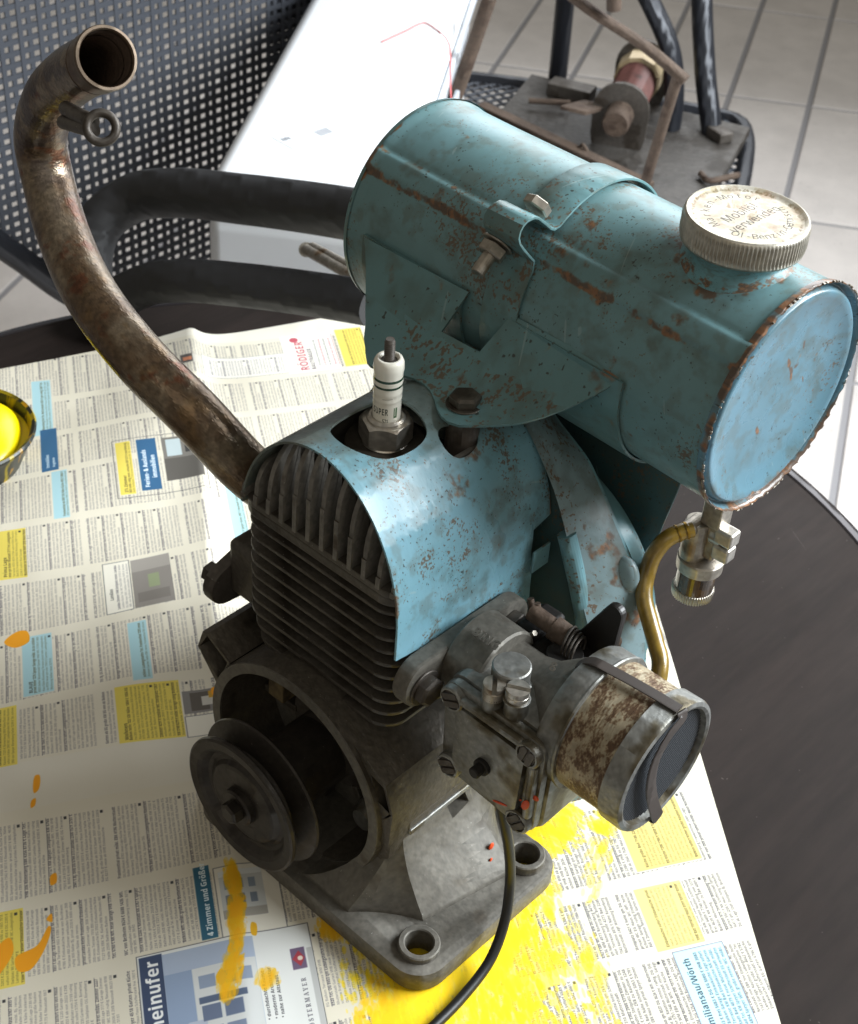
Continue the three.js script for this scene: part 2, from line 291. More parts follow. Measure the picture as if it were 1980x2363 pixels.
// V-belt pulley
{
  const pul = part('belt_pulley', lathe([[0, -0.052], [0.019, -0.052], [0.019, -0.0175], [0.036, -0.0155], [0.0392, -0.0150], [0.0397, -0.0140], [0.0394, -0.0128], [0.0270, -0.0088], [0.0268, -0.0066], [0.0366, -0.0024], [0.0373, -0.0012], [0.0370, 0.0004], [0.0358, 0.0010], [0.0312, 0.0006], [0.0296, -0.0008], [0.0275, -0.0036], [0.0255, -0.0044], [0.0236, -0.0036], [0.0218, -0.0016], [0.0200, -0.0008], [0.0130, -0.0004], [0.0118, -0.0008], [0, -0.0008]], 'z', [0, CY, 0.089], 96, 0.4), mPulley);
  part('hub', lathe([[0, -0.003], [0.0102, -0.003], [0.0098, 0.0022], [0.0088, 0.0032], [0.0060, 0.0034], [0, 0.0034]], 'z', [0, CY, 0.089], 40), mPulley, pul);
  part('bolt', hex(0.0058, 0.0065, 'z', [0.001, CY + 0.001, 0.0950], 0.2, 0.001), mPulley, pul);
}
// cylinder barrel with horizontal fins
{
  const barrel = part('cylinder_barrel', [cyl(0.036, 0.036, 0.09, 'y', [0.001, -0.083, 0], 40), rbox(0.07, 0.012, 0.07, 0.001, -0.118, 0, 0.003)], mFin);
  for (let i = 0; i < 10; i++) { const k = i > 7 ? (i - 7) * 0.003 : 0; part('cooling_fin', exY(rrect(-0.0495 + k, -0.0432, 0.0515 - k * 0.2, 0.045, 0.013), -0.0485 - i * 0.0078, -0.0485 - i * 0.0078 + 0.0024, 0.0007), mFin, barrel); }
  part('top_flange', exY(rrect(-0.0500, -0.0436, 0.0520, 0.045, 0.012), -0.0425, -0.0372, 0.0009), mFin, barrel);
  part('exhaust_boss', [rbox(0.022, 0.034, 0.05, -0.060, -0.098, 0.008, 0.004)], mFin, barrel);
}
// cylinder head with upright fins under the cowling
{
  const arch = (x) => { const u = Math.min(0.999, Math.abs(x - 0.003) / 0.0503); return -0.052 + 0.0685 * Math.sqrt(1 - u * u); };
  const head = part('cylinder_head', [exY(rrect(-0.0485, -0.0440, 0.0518, 0.045, 0.010), -0.0370, -0.0330, 0.0008), rbox(0.088, 0.018, 0.066, 0.002, -0.028, -0.009, 0.003), cyl(0.018, 0.018, 0.018, 'y', [0, -0.008, 0], 36)], mFin);
  for (let i = 0; i < 12; i++) {
    const x = -0.0458 + i * 0.00862, top = Math.max(-0.0265, arch(x) - 0.0012), hgt = top + 0.033, r = Math.min(0.026, hgt * 0.8), zb = Math.abs(x - 0.004) < 0.027 ? 0.0335 : -0.042, zy = [[zb, -0.034], [0.0446, -0.034], [0.0442, top - r]];
    for (let k = 0; k <= 8; k++) { const a = k / 8 * PI / 2; zy.push([Math.max(zb + 0.001, 0.0435 - r * 0.62 + r * 0.62 * Math.cos(a)) , top - r + r * Math.sin(a)]); }
    zy.push([zb, top]);
    part('head_fin', exX(zy.reverse(), x - 0.0014, x + 0.0014, 0.0006), mHeadFin, head);
  }
  part('head_stud', [cyl(0.0076, 0.0076, 0.036, 'y', [0.0240, -0.001, -0.0240], 28)], mSteelDark, head);
}
// teal cowling sheet over the cylinder
const arcT = (() => { const S = [0], n = 400; let px = 0, py = 0.07; for (let i = 1; i <= n; i++) { const a = i / n * PI / 2, x = 0.0515 * Math.sin(a), y = 0.07 * Math.cos(a); S.push(S[i - 1] + Math.hypot(x - px, y - py)); px = x; py = y; } return (s) => { const q = Math.abs(s); if (q >= S[n]) return [PI / 2, q - S[n]]; let i = 1; while (S[i] < q) i++; return [(i - 1 + (q - S[i - 1]) / (S[i] - S[i - 1])) / n * PI / 2, 0]; }; })();
{
  const sh = shapeOf([[-0.0815, 0.0436], [0.1105, 0.0452], [0.1141, 0.0237], [0.1154, 0.0009], [0.1204, -0.0165], [0.1285, -0.0300], [0.1332, -0.0392], [0.1324, -0.0481], [0.1120, -0.0470], [0.0998, -0.0448], [0.0875, -0.0450], [0.0847, -0.0575], [0.0399, -0.0560], [-0.0860, -0.0560]]);
  const hole = (pts) => { const c = new THREE.CatmullRomCurve3(pts.map(([x, y]) => new THREE.Vector3(x, y, 0)), true, 'centripetal').getPoints(50); sh.holes.push(new THREE.Path(c.map((p) => new THREE.Vector2(p.x, p.y)))); };
  hole([[-0.0092, 0.0285], [-0.0122, 0.0215], [-0.0128, 0.0067], [-0.0077, -0.0068], [0.0067, -0.0085], [0.0170, -0.0052], [0.0207, 0.0006], [0.0215, 0.0128], [0.0184, 0.0234], [0.0092, 0.0310], [0.0000, 0.0325]]);
  hole([[0.0221, -0.0078], [0.0195, -0.0110], [0.0200, -0.0160], [0.0240, -0.0235], [0.0290, -0.0270], [0.0330, -0.0250], [0.0356, -0.0190], [0.0350, -0.0110], [0.0300, -0.0072]]);
  const tex = tealTex([122, 168, 184], -0.01, 61, 1024, 512, (u, v, g, m) => 0.55 * step(0.42, 0.0, Math.hypot((u - 0.60) * 2.6, (v - 0.62) * 1.1)) * m + 0.5 * step(0.97, 1, v) + 0.6 * step(0.2, 0.02, Math.hypot((u - 0.52) * 2, (v - 0.35))) , 2, 1);
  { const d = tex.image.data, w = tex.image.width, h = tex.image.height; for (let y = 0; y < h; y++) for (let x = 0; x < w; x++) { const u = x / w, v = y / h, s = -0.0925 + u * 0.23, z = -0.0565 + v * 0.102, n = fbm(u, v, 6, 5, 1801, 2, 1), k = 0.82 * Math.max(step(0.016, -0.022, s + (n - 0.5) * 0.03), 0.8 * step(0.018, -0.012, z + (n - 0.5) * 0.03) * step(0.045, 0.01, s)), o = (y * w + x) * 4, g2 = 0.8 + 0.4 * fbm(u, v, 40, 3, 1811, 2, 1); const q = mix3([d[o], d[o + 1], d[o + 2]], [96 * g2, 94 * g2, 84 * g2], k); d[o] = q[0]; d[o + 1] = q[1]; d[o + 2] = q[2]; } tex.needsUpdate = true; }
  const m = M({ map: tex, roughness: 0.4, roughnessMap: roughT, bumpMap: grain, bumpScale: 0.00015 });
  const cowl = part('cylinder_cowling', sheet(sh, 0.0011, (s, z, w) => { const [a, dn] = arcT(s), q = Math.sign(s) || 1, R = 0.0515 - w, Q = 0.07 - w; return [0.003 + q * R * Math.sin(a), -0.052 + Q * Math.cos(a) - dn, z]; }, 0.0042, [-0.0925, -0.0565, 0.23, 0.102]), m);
  part('bent_tab', rbox(0.0012, 0.0125, 0.012, 0.0575, -0.0600, -0.0485, 0.0004).rotateY(0.0), mPaint, cowl);
}
// spark plug
{
  const c = document.createElement('canvas'); c.width = 1024; c.height = 512; const g = c.getContext('2d');
  g.fillStyle = '#efebdd'; g.fillRect(0, 0, 1024, 512);
  const y = (h) => 512 - (h - 0.010) / 0.037 * 512;      // height on the plug -> row
  g.fillStyle = '#2f4a3a'; for (const h of [0.0352, 0.0318]) g.fillRect(0, y(h) - 8, 1024, 16);
  g.fillStyle = 'rgba(60,70,62,0.9)'; g.font = 'bold 64px sans-serif'; g.fillText('SUPER', 300, y(0.0182)); g.font = 'bold 42px sans-serif'; g.fillText('571', 430, y(0.0140));
  g.fillStyle = '#5a7a58'; g.fillRect(560, y(0.0218), 46, 74); g.fillStyle = '#efebdd'; g.fillRect(574, y(0.0218), 8, 60);
  g.strokeStyle = 'rgba(70,70,60,0.6)'; g.lineWidth = 4; g.beginPath(); g.moveTo(420, y(0.0262)); g.lineTo(540, y(0.0266)); g.stroke();
  g.fillStyle = 'rgba(150,110,50,0.25)'; g.fillRect(0, y(0.0130), 1024, 30);
  const t = new THREE.CanvasTexture(c); t.colorSpace = THREE.SRGBColorSpace; t.wrapS = THREE.RepeatWrapping;
  const mIns = M({ map: t, roughness: 0.24, clearcoat: 0.5, clearcoatRoughness: 0.2 });
  const prof = [[0.0062, 0.009], [0.0063, 0.022], [0.0059, 0.0228], [0.0063, 0.0240], [0.0064, 0.0252], [0.0060, 0.0260], [0.0064, 0.0272], [0.0065, 0.0290], [0.0061, 0.0300], [0.0064, 0.0310], [0.0066, 0.0345], [0.0063, 0.0368], [0.0068, 0.0395], [0.0066, 0.0425], [0.0058, 0.0442], [0.0046, 0.0446], [0.0040, 0.0436], [0.0034, 0.0425]];
  const body = grid(64, prof.length - 1, (u, v) => { const [r, h] = prof[Math.round(v * (prof.length - 1))], a = 2 * PI * u; return [-r * Math.sin(a), h, -r * Math.cos(a), u, (h - 0.010) / 0.037]; });
  // u = 0.5 lies towards +z; turn the print so that its end faces the camera side
  body.rotateY(D(55));
  const plug = part('spark_plug', [lathe([[0, -0.02], [0.0068, -0.02], [0.0068, -0.003], [0.0102, -0.0030], [0.0108, -0.002], [0.0104, -0.0004], [0.0096, 0.0004], [0.0092, 0.0016], [0, 0.0016]], 'y', [0, 0.0015, 0], 48)], mChrome);
  { let hx = new THREE.CylinderGeometry(0.0119, 0.0119, 0.0092, 6).toNonIndexed(); const br = new Brush(new THREE.CylinderGeometry(0.0121, 0.0121, 0.0108, 6)); const ev = new Evaluator(); ev.useGroups = false;
    const outer = new THREE.CylinderGeometry(0.05, 0.05, 0.0092, 48), cone = new THREE.LatheGeometry([[0.0104, 0.00545], [0.0127, 0.0037], [0.0127, -0.0037], [0.0104, -0.00545], [0.03, -0.00545], [0.03, 0.00545], [0.0104, 0.00545]].map((p) => new THREE.Vector2(...p)), 64);
    br.updateMatrixWorld(); const cb = new Brush(cone); cb.updateMatrixWorld(); const q = ev.evaluate(br, cb, SUBTRACTION).geometry; q.deleteAttribute('uv'); q.rotateY(0.12).translate(0, 0.0076, 0);
    part('hex_nut', [crease(q, 0.25), lathe([[0.0066, 0], [0.0088, 0], [0.0086, 0.0012], [0.0076, 0.0020], [0.0066, 0.0020]], 'y', [0, 0.0127, 0], 40)], mChrome, plug); }
  part('insulator', body, mIns, plug);
  const th = [[0, 0.040], [0.0024, 0.040]]; for (let k = 0; k < 9; k++) th.push([0.0024, 0.0440 + k * 0.001], [0.0021, 0.0445 + k * 0.001]); th.push([0.0019, 0.0535], [0, 0.0538]);
  part('terminal', [lathe([[0, 0.0405], [0.0039, 0.0405], [0.0036, 0.0432], [0, 0.0434]], 'y', [0, 0, 0], 32), lathe(th, 'y', [0, 0, 0], 24)], mSteelDark, plug);
}
// fan housing behind the cylinder, starter cover at the back
{
  const F = [[0.003, 0.0196], [0.021, 0.0165], [0.0373, 0.0022], [0.0488, -0.0112], [0.0585, -0.0250], [0.0688, -0.0460], [0.0770, -0.0658], [0.0880, -0.0893], [0.0940, -0.1150], [0.0970, -0.1500], [0.0950, -0.2050]];
  const B = [[0.001, 0.0075], [0.019, 0.0020], [0.0353, -0.0096], [0.0455, -0.0155], [0.0546, -0.0215], [0.0635, -0.0315], [0.0725, -0.0430], [0.0877, -0.0640], [0.1005, -0.0920], [0.1065, -0.1400], [0.1040, -0.2050]];
  const cf = new THREE.CatmullRomCurve3(F.map(([x, y]) => new THREE.Vector3(x, y, -0.0525)), false, 'centripetal'), cb = new THREE.CatmullRomCurve3(B.map(([x, y]) => new THREE.Vector3(x, y, -0.0800)), false, 'centripetal');
  const rim = (sx) => grid(80, 12, (u, v) => { const a = cf.getPoint(u), b = cb.getPoint(u), k = v, e = Math.sin(PI * v) * 0.0016, q = a.clone().lerp(b, k); return [sx * (q.x + e) , q.y + e * 0.4, q.z]; });
  const rr = rim(1); rr.userData.keepUV = false; const rl = rim(-1); rl.userData.keepUV = false;
  const inner = (sx) => { const g = grid(80, 1, (u, v) => { const a = cf.getPoint(u), q = v ? [a.x - 0.0018, a.y - 0.0012, a.z - 0.006] : [a.x, a.y, a.z]; return [sx * q[0], q[1], q[2]]; }); g.userData.keepUV = false; return g; };
  const hs = part('fan_housing', [rr, rl, inner(1), inner(-1)], mBand);
  const fp = cf.getPoints(60).map((p) => [p.x - 0.0015, p.y - 0.001]), full = [...fp, ...fp.slice().reverse().map(([x, y]) => [-x, y])].reverse();
  part('front_panel', [exZ(shapeOf(full), -0.0600, -0.0585, 0.0002)], mTealShaded, hs);
  part('fold', sweep([[0.0660, -0.044, -0.0545], [0.0725, -0.060, -0.0550], [0.0800, -0.080, -0.0555], [0.0850, -0.098, -0.0560]], 0.0045, 0.0042, [0, 0, 1], 24, 0.2), mPaint, hs);
  const bp = cb.getPoints(60).map((p) => [p.x, p.y]), bfull = [...bp, ...bp.slice().reverse().map(([x, y]) => [-x, y])].reverse();
  part('back_panel', exZ(shapeOf(bfull), -0.0815, -0.0795, 0.0003), mPaint, hs);
  part('rim_boss', new THREE.SphereGeometry(0.0085, 28, 20).scale(1, 1.35, 0.6).translate(0.0862, -0.0705, -0.0775), mBand, hs);
  part('bolt', [cyl(0.0055, 0.0055, 0.006, 'x', [0.0985, -0.0925, -0.0560], 24)], mRust, hs);
  part('starter_cover', lathe([[0, 0.016], [0.06, 0.0155], [0.09, 0.014], [0.100, 0.011], [0.1025, 0.006], [0.1025, 0], [0, 0]].map(([r, h]) => [r * 0.746, -h]).reverse(), 'z', [0.025, -0.106, -0.0810], 80), mPaint);
}

// fuel tank, in its own axes: x along the tank, z towards the front
{
  const tm = dirM([0.99927, -0.01047, 0.03664], [0.01046, 0.99995, 0.0004], [-0.03664, 0, 0.99933], [0, 0.041, -0.112]);
  const tk = (g) => (Array.isArray(g) ? g : [g]).map((q) => q.applyMatrix4(tm));
  const R = 0.053, X0 = -0.0870, X1 = 0.1300, L = X1 - X0;
  const bump = (th, x) => { const d = th * 180 / PI; return 0.0014 * step(37.5, 39.5, d) * step(51, 49, d) - 0.0005 * step(2.2, 0, Math.abs(d - 36.8)) - 0.0003 * step(2.5, 0, Math.abs(d - 52)); };
  const ex = (u, v, g, m) => {
    const x = X0 + u * L, d = -180 + v * 360; let e = 0;
    const seam = Math.abs(d - 38), seam2 = Math.abs(d - 50.5);
    e += 0.75 * step(3.2, 0.5, seam) * (0.5 + m) + 0.5 * step(2.4, 0.4, seam2) * m * step(0.5, 0.2, u) * 1.6;
    if (d > 36 && d < 54) e += 0.42 * step(0.45, 0.05, u) * m * 2;
    e += 1.3 * step(0.012, 0.001, 1 - u) + 0.5 * step(0.03, 0.0, 1 - u) * m + 0.6 * step(0.012, 0.002, u);
    const nx = (x - 0.0936) / 0.0235, nz = (Math.cos(d * PI / 180) * R) / 0.0235; if (d > 0 && d < 180) { const q = Math.hypot(nx, nz); e += 0.95 * step(1.28, 0.98, q) * (0.4 + m); }
    e += 0.75 * step(1, 0, Math.hypot((x + 0.028) / 0.012, (d - 72) / 10)) * m * 1.5 + 0.8 * step(1, 0, Math.hypot((x - 0.033) / 0.006, (d - 66) / 5)) + 0.7 * step(1, 0, Math.hypot((x + 0.006) / 0.008, (d - 66) / 6)) * m;
    e += 0.6 * step(1, 0, Math.hypot((x - 0.030) / 0.01, (d - 47) / 3)) + 0.5 * step(4, 0.5, Math.abs(d - 6)) * (x < 0.085 ? 1 : 0) * m * 1.4;
    return e * 0.8;
  };
  const tex = tealTex([106, 141, 146], 0.008, 71, 2048, 1024, ex, 2, 3);
  const m = M({ map: tex, roughness: 0.5, roughnessMap: roughT, bumpMap: grain, bumpScale: 0.00015 });
  const shell = grid(90, 240, (u, v) => { const th = -PI + 2 * PI * v, x = X0 + u * L, r = R + bump(th, x) + 0.0012 * step(0.006, 0.0, Math.abs(x - X1 + 0.0004)) + 0.0010 * step(0.004, 0, Math.abs(x - X0 - 0.001)) + 0.00025 * Math.sin(u * 9 + th * 3) * Math.sin(th * 2 + u * 5); return [x, r * Math.sin(th), r * Math.cos(th)]; });
  const tank = part('fuel_tank', tk(shell), m);
  const capTex = tealTex([92, 126, 141], -0.02, 81, 1024, 1024, (u, v, g, mm) => { const x = u - 0.5, y = v - 0.5, r = Math.hypot(x, y) * 2; return 1.2 * step(0.975, 1, r) + (r > 0.72 && y < -0.2 ? 0.95 * step(0.72, 1, r) * step(-0.30, -0.47, y + 0.12 * x) : 0) + 0.05 + 0.85 * [[0.05, 0.13, 0.012, 0.07, 0.5], [0.09, 0.06, 0.012, 0.06, 0.35], [-0.07, -0.14, 0.016, 0.05, 0.5], [0.13, 0.18, 0.008, 0.03, 0.2], [-0.16, -0.28, 0.02, 0.03, 0.3], [0.02, -0.31, 0.012, 0.05, 0.6], [0.2, -0.02, 0.006, 0.04, 0.4]].reduce((q, [a, b, w2, h2, t]) => { const ca = Math.cos(t), sa = Math.sin(t), X2 = ((x - a) * ca + (y - b) * sa) / w2, Y2 = (-(x - a) * sa + (y - b) * ca) / h2; return Math.max(q, step(1.1, 0.2, Math.hypot(X2, Y2)) * (0.4 + g)); }, 0); });
  const mCap = M({ map: capTex, roughness: 0.36, roughnessMap: roughT });
  const prof = [[0, -0.0042], [0.020, -0.0040], [0.034, -0.0034], [0.0420, -0.0022], [0.0465, -0.0004], [0.0488, 0.0004], [0.0503, -0.0002], [0.0512, -0.0032], [0.0524, -0.0036], [0.0534, -0.0010], [0.0541, 0.0010], [0.0545, -0.0005], [0.0540, -0.003]];
  const endc = grid(120, prof.length - 1, (u, v) => { const k = Math.round(v * (prof.length - 1)), [r, h] = prof[k], a = 2 * PI * u, tear = k >= 9 && k <= 11 ? 0.0004 * Math.sin(u * 2 * PI * 53) * (0.5 + HT[Math.floor(u * 119) + 300]) : 0; return [X1 - 0.0005 + h + tear, r * Math.sin(a), r * Math.cos(a), 0.5 - r * Math.cos(a) / 0.109, 0.5 + r * Math.sin(a) / 0.109]; });
  part('end_cap', tk(endc), mCap, tank);
  part('end_cap', tk(lathe([[0, 0.002], [0.045, 0.0022], [0.0515, -0.001], [0.054, -0.0014], [0.0545, 0.001]], 'x', [X0, 0, 0], 80)), mBracket, tank);
  // paint worn to bare metal along the rolled edge, in short bits
  const bits = []; for (let i = 0; i < 120; i++) { const a = 2 * PI * (i + 0.3 * rnd()) / 120; if (rnd() < 0.42) bits.push(rbox(0.0012, 0.0007, 0.0006 + 0.0018 * rnd(), 0, 0.05455, 0, 0.0002, 1).rotateX(a).translate(X1 + 0.0002, 0, 0)); }
  const worn = part('worn_edge', tk(bits), mZinc, tank); worn.userData.kind = 'stuff';
  // filler neck and knurled cap
  const nx = 0.0936, cm = (g) => tk((Array.isArray(g) ? g : [g]).map((q) => q.translate(nx, 0, 0)));
  const neckTex = tealTex([104, 152, 162], 0.0, 91, 512, 256, (u, v, g, mm) => 0.9 * step(0.35, 0.0, v) * mm * 1.7, 4, 1);
  const neck = grid(64, 14, (u, v) => { const a = 2 * PI * u, fl = v < 0.35 ? (0.35 - v) / 0.35 : 0, r = 0.0205 + 0.0042 * fl * fl, base = Math.sqrt(Math.max(0, R * R - (r * Math.sin(a)) ** 2)) - 0.0004, y = base + (0.0625 - base) * v; return [r * Math.cos(a), y, r * Math.sin(a)]; });
  part('filler_neck', cm(neck), M({ map: neckTex, roughness: 0.45 }), tank);
  const RC = 0.0261, kn = grid(384, 7, (u, v) => { const k = Math.round(v * 7), tooth = (k >= 3 && k <= 4) ? (Math.floor(u * 384) % 4 < 2 ? 0.00045 : -0.0004) : 0, r = [0.0225, RC - 0.0003, RC, RC - 0.0002, RC - 0.0002, RC, RC - 0.0004, RC - 0.0012][k] + tooth, h = [0.0603, 0.0604, 0.0615, 0.0636, 0.0703, 0.0712, 0.0724, 0.0727][k], a = 2 * PI * u; return [r * Math.cos(a), h, -r * Math.sin(a)]; });
  kn.userData.keepUV = false;
  const cv = document.createElement('canvas'); cv.width = cv.height = 1024; const g = cv.getContext('2d');
  g.fillStyle = '#ddd8ca'; g.fillRect(0, 0, 1024, 1024);
  for (let i = 0; i < 420; i++) { const a = rnd() * 2 * PI, r = 512 * Math.sqrt(rnd()), s = 6 + 46 * rnd(); g.fillStyle = `rgba(${120 + 40 * rnd() | 0},${96 + 30 * rnd() | 0},${60 + 20 * rnd() | 0},${0.05 + 0.09 * rnd()})`; g.beginPath(); g.ellipse(512 + r * Math.cos(a), 512 + r * Math.sin(a), s * 1.6, s, rnd() * 3, 0, 2 * PI); g.fill(); }
  for (let i = 0; i < 150; i++) { const a = rnd() * 2 * PI, r = 448 + 26 * rnd(), s = 5 + 16 * rnd(); g.fillStyle = `rgba(96,72,40,${0.12 + 0.25 * rnd()})`; g.beginPath(); g.ellipse(512 + r * Math.cos(a), 512 + r * Math.sin(a), s, s * 0.7, rnd() * 3, 0, 2 * PI); g.fill(); }
  for (let i = 0; i < 26; i++) { g.fillStyle = 'rgba(110,78,44,0.22)'; g.beginPath(); g.ellipse(470 + 160 * rnd(), 250 + 360 * rnd(), 40 * rnd() + 8, 22 * rnd() + 6, -0.6, 0, 2 * PI); g.fill(); }
  for (let i = 0; i < 900; i++) { g.fillStyle = `rgba(60,45,28,${0.3 * rnd()})`; g.fillRect(rnd() * 1024, rnd() * 1024, 1 + 3 * rnd(), 1 + 3 * rnd()); }
  g.fillStyle = 'rgba(52,44,36,0.92)'; g.textAlign = 'center'; g.textBaseline = 'middle';
  g.font = '132px sans-serif'; g.fillText('Mobilöl', 500, 440); g.fillText('verwenden', 520, 585);
  g.font = '106px sans-serif';
  const arcText = (s, a0, da, r, inward) => [...s].forEach((ch, i) => { const a = a0 + da * i; g.save(); g.translate(512 + r * Math.cos(a), 512 + r * Math.sin(a)); g.rotate(a + (inward ? -PI / 2 : PI / 2)); g.fillText(ch, 0, 0); g.restore(); });
  arcText('Marken-Motor', D(-165), D(13), 350, false);
  arcText('Öl-Benzin-Gemisch', D(160), D(-8.9), 350, true);
  const ct = new THREE.CanvasTexture(cv); ct.colorSpace = THREE.SRGBColorSpace;
  const cap = part('filler_cap', cm(kn), M({ map: castTex([206, 200, 186], [140, 120, 84], 0.02, 921), metalness: 0.6, roughness: 0.36 }), tank);
  const disc = grid(96, 4, (u, v) => { const [r, h] = [[0.0249, 0.0727], [0.0236, 0.0722], [0.0225, 0.0714], [0.012, 0.0718], [1e-5, 0.0719]][Math.round(v * 4)], a = 2 * PI * u, x = r * Math.cos(a), z = -r * Math.sin(a); return [x, h, z, 0.5 - z / 0.05, 0.5 - x / 0.05]; });
  cap.geometry = mergeGeometries([cap.geometry]);
  part('lid_disc', cm(disc), M({ map: ct, metalness: 0.25, roughness: 0.3 }), tank);

  // saddle bracket: flap down to the head, saddle under the tank
  const pr = [[-0.0125, 0.0170], [-0.022, 0.0172], [-0.030, 0.0185], [-0.038, 0.0225], [-0.046, 0.0300], [-0.0585, 0.0480], [-0.0600, 0.0512]], cs = [0]; for (let i = 1; i < pr.length; i++) cs.push(cs[i - 1] + Math.hypot(pr[i][0] - pr[i - 1][0], pr[i][1] - pr[i - 1][1]));
  const prof3 = (s, w) => { let i = 1; while (i < pr.length - 1 && cs[i] < s) i++; const t = (s - cs[i - 1]) / (cs[i] - cs[i - 1]), a = pr[i - 1], b = pr[i], l = cs[i] - cs[i - 1], n = [(b[1] - a[1]) / l, -(b[0] - a[0]) / l]; return [a[1] + (b[1] - a[1]) * t + n[1] * w, a[0] + (b[0] - a[0]) * t + n[0] * w]; };
  const flap = shapeOf([[-0.0735, 0.0610], [-0.0640, 0.0470], [-0.0585, 0.0372], [-0.0520, 0.0285], [-0.0440, 0.0180], [-0.0359, 0.0105], [-0.0310, 0.0065], [-0.0276, 0.0055], [-0.0204, 0.0076], [-0.0139, 0.0103], [-0.0070, 0.0124], [-0.0010, 0.0124], [0.0045, 0.0108], [0.0105, 0.0068], [0.0160, 0.0027], [0.0205, 0.0004], [0.0255, -0.0003], [0.0300, 0.0012], [0.0329, 0.0040], [0.0402, 0.0116], [0.0508, 0.0221], [0.0613, 0.0338], [0.0720, 0.0468], [0.0826, 0.0610], [0.0180, 0.0610], [0.0115, 0.0397], [-0.0115, 0.0395], [-0.0074, 0.0610]]);
  const bracket = part('tank_bracket', sheet(flap, 0.0013, (x, s, w) => { const [y, z] = prof3(s, w); return [x, y, z]; }, 0.006), mBracket);
  const RS = 0.0536, sad = shapeOf([[-0.0745, -0.105], [0.0845, -0.105], [0.0845, 0.0075], [0.019, 0.0075], [0.019, -0.022], [-0.009, -0.022], [-0.009, 0.0075], [-0.0745, 0.0075]]);
  part('saddle', tk(sheet(sad, 0.0013, (x, s, w) => { const a = s / RS; return [x, (RS + w) * Math.sin(a), (RS + w) * Math.cos(a)]; }, 0.007)), mBracket, bracket);
  part('bracket_bolt', [hex(0.0072, 0.005, 'y', [0.0215, 0.0215, -0.0270], 0.3, 0.001), cyl(0.0085, 0.0085, 0.001, 'y', [0.0215, 0.0190, -0.0268], 32)], mCastDark, bracket);
  part('rear_leg', exZ(shapeOf([[-0.08, -0.02], [-0.06, -0.205], [0.060, -0.205], [0.0790, -0.0990], [0.0910, -0.0310], [0.0940, -0.0080]]), -0.1045, -0.1030, 0.0003), mTealShaded, bracket);
  // clamp band with its hat-shaped ear, bolt and nut
  const c = [-0.112, 0.041], RB = 0.0544, line = [];
  for (let a = -20; a <= 34; a += 4) line.push([c[0] + RB * Math.cos(D(a)), c[1] + RB * Math.sin(D(a))]);
  line.push([-0.0660, 0.0755], [-0.0585, 0.0835], [-0.0548, 0.0880], [-0.0537, 0.0908], [-0.0542, 0.0935], [-0.0556, 0.0954], [-0.0580, 0.0966], [-0.0622, 0.0966], [-0.0652, 0.0952], [-0.0700, 0.0912], [-0.0745, 0.0872], [-0.0775, 0.0856]);
  for (let a = 56; a <= 205; a += 5) line.push([c[0] + RB * Math.cos(D(a)), c[1] + RB * Math.sin(D(a))]);
  const off = line.map(([z, y], i) => { const p = line[Math.max(0, i - 1)], q = line[Math.min(line.length - 1, i + 1)], l = Math.hypot(q[0] - p[0], q[1] - p[1]); return [z + (q[1] - p[1]) / l * 0.0012, y - (q[0] - p[0]) / l * 0.0012]; });
  const bandG = exX([...line, ...off.reverse()].reverse(), 0.0016, 0.0216, 0.0003);
  const band = part('clamp_band', bandG, mBracket, bracket);
  // bolt axis runs along the tangent at the ear
  const ax = V([0, 0.62, -0.78]).normalize(), rot = new THREE.Quaternion().setFromUnitVectors(new THREE.Vector3(0, 1, 0), ax), setB = (g, p) => g.applyQuaternion(rot).translate(...p);
  part('clamp_nut', [setB(hex(0.0064, 0.0052, 'y', [0, 0, 0], 0.4), [0.0045, 0.0762, -0.0575]), setB(cyl(0.0076, 0.0076, 0.0010, 'y', [0, 0, 0], 32), [0.0045, 0.0785, -0.0603]), setB(cyl(0.0032, 0.0032, 0.0150, 'y', [0, 0, 0], 20), [0.0045, 0.0732, -0.0540])], mZinc, band);
  part('clamp_bolt', [setB(hex(0.0064, 0.0045, 'y', [0, 0, 0], 0.1), [0.0130, 0.0955, -0.0745])], mZinc, band);
}

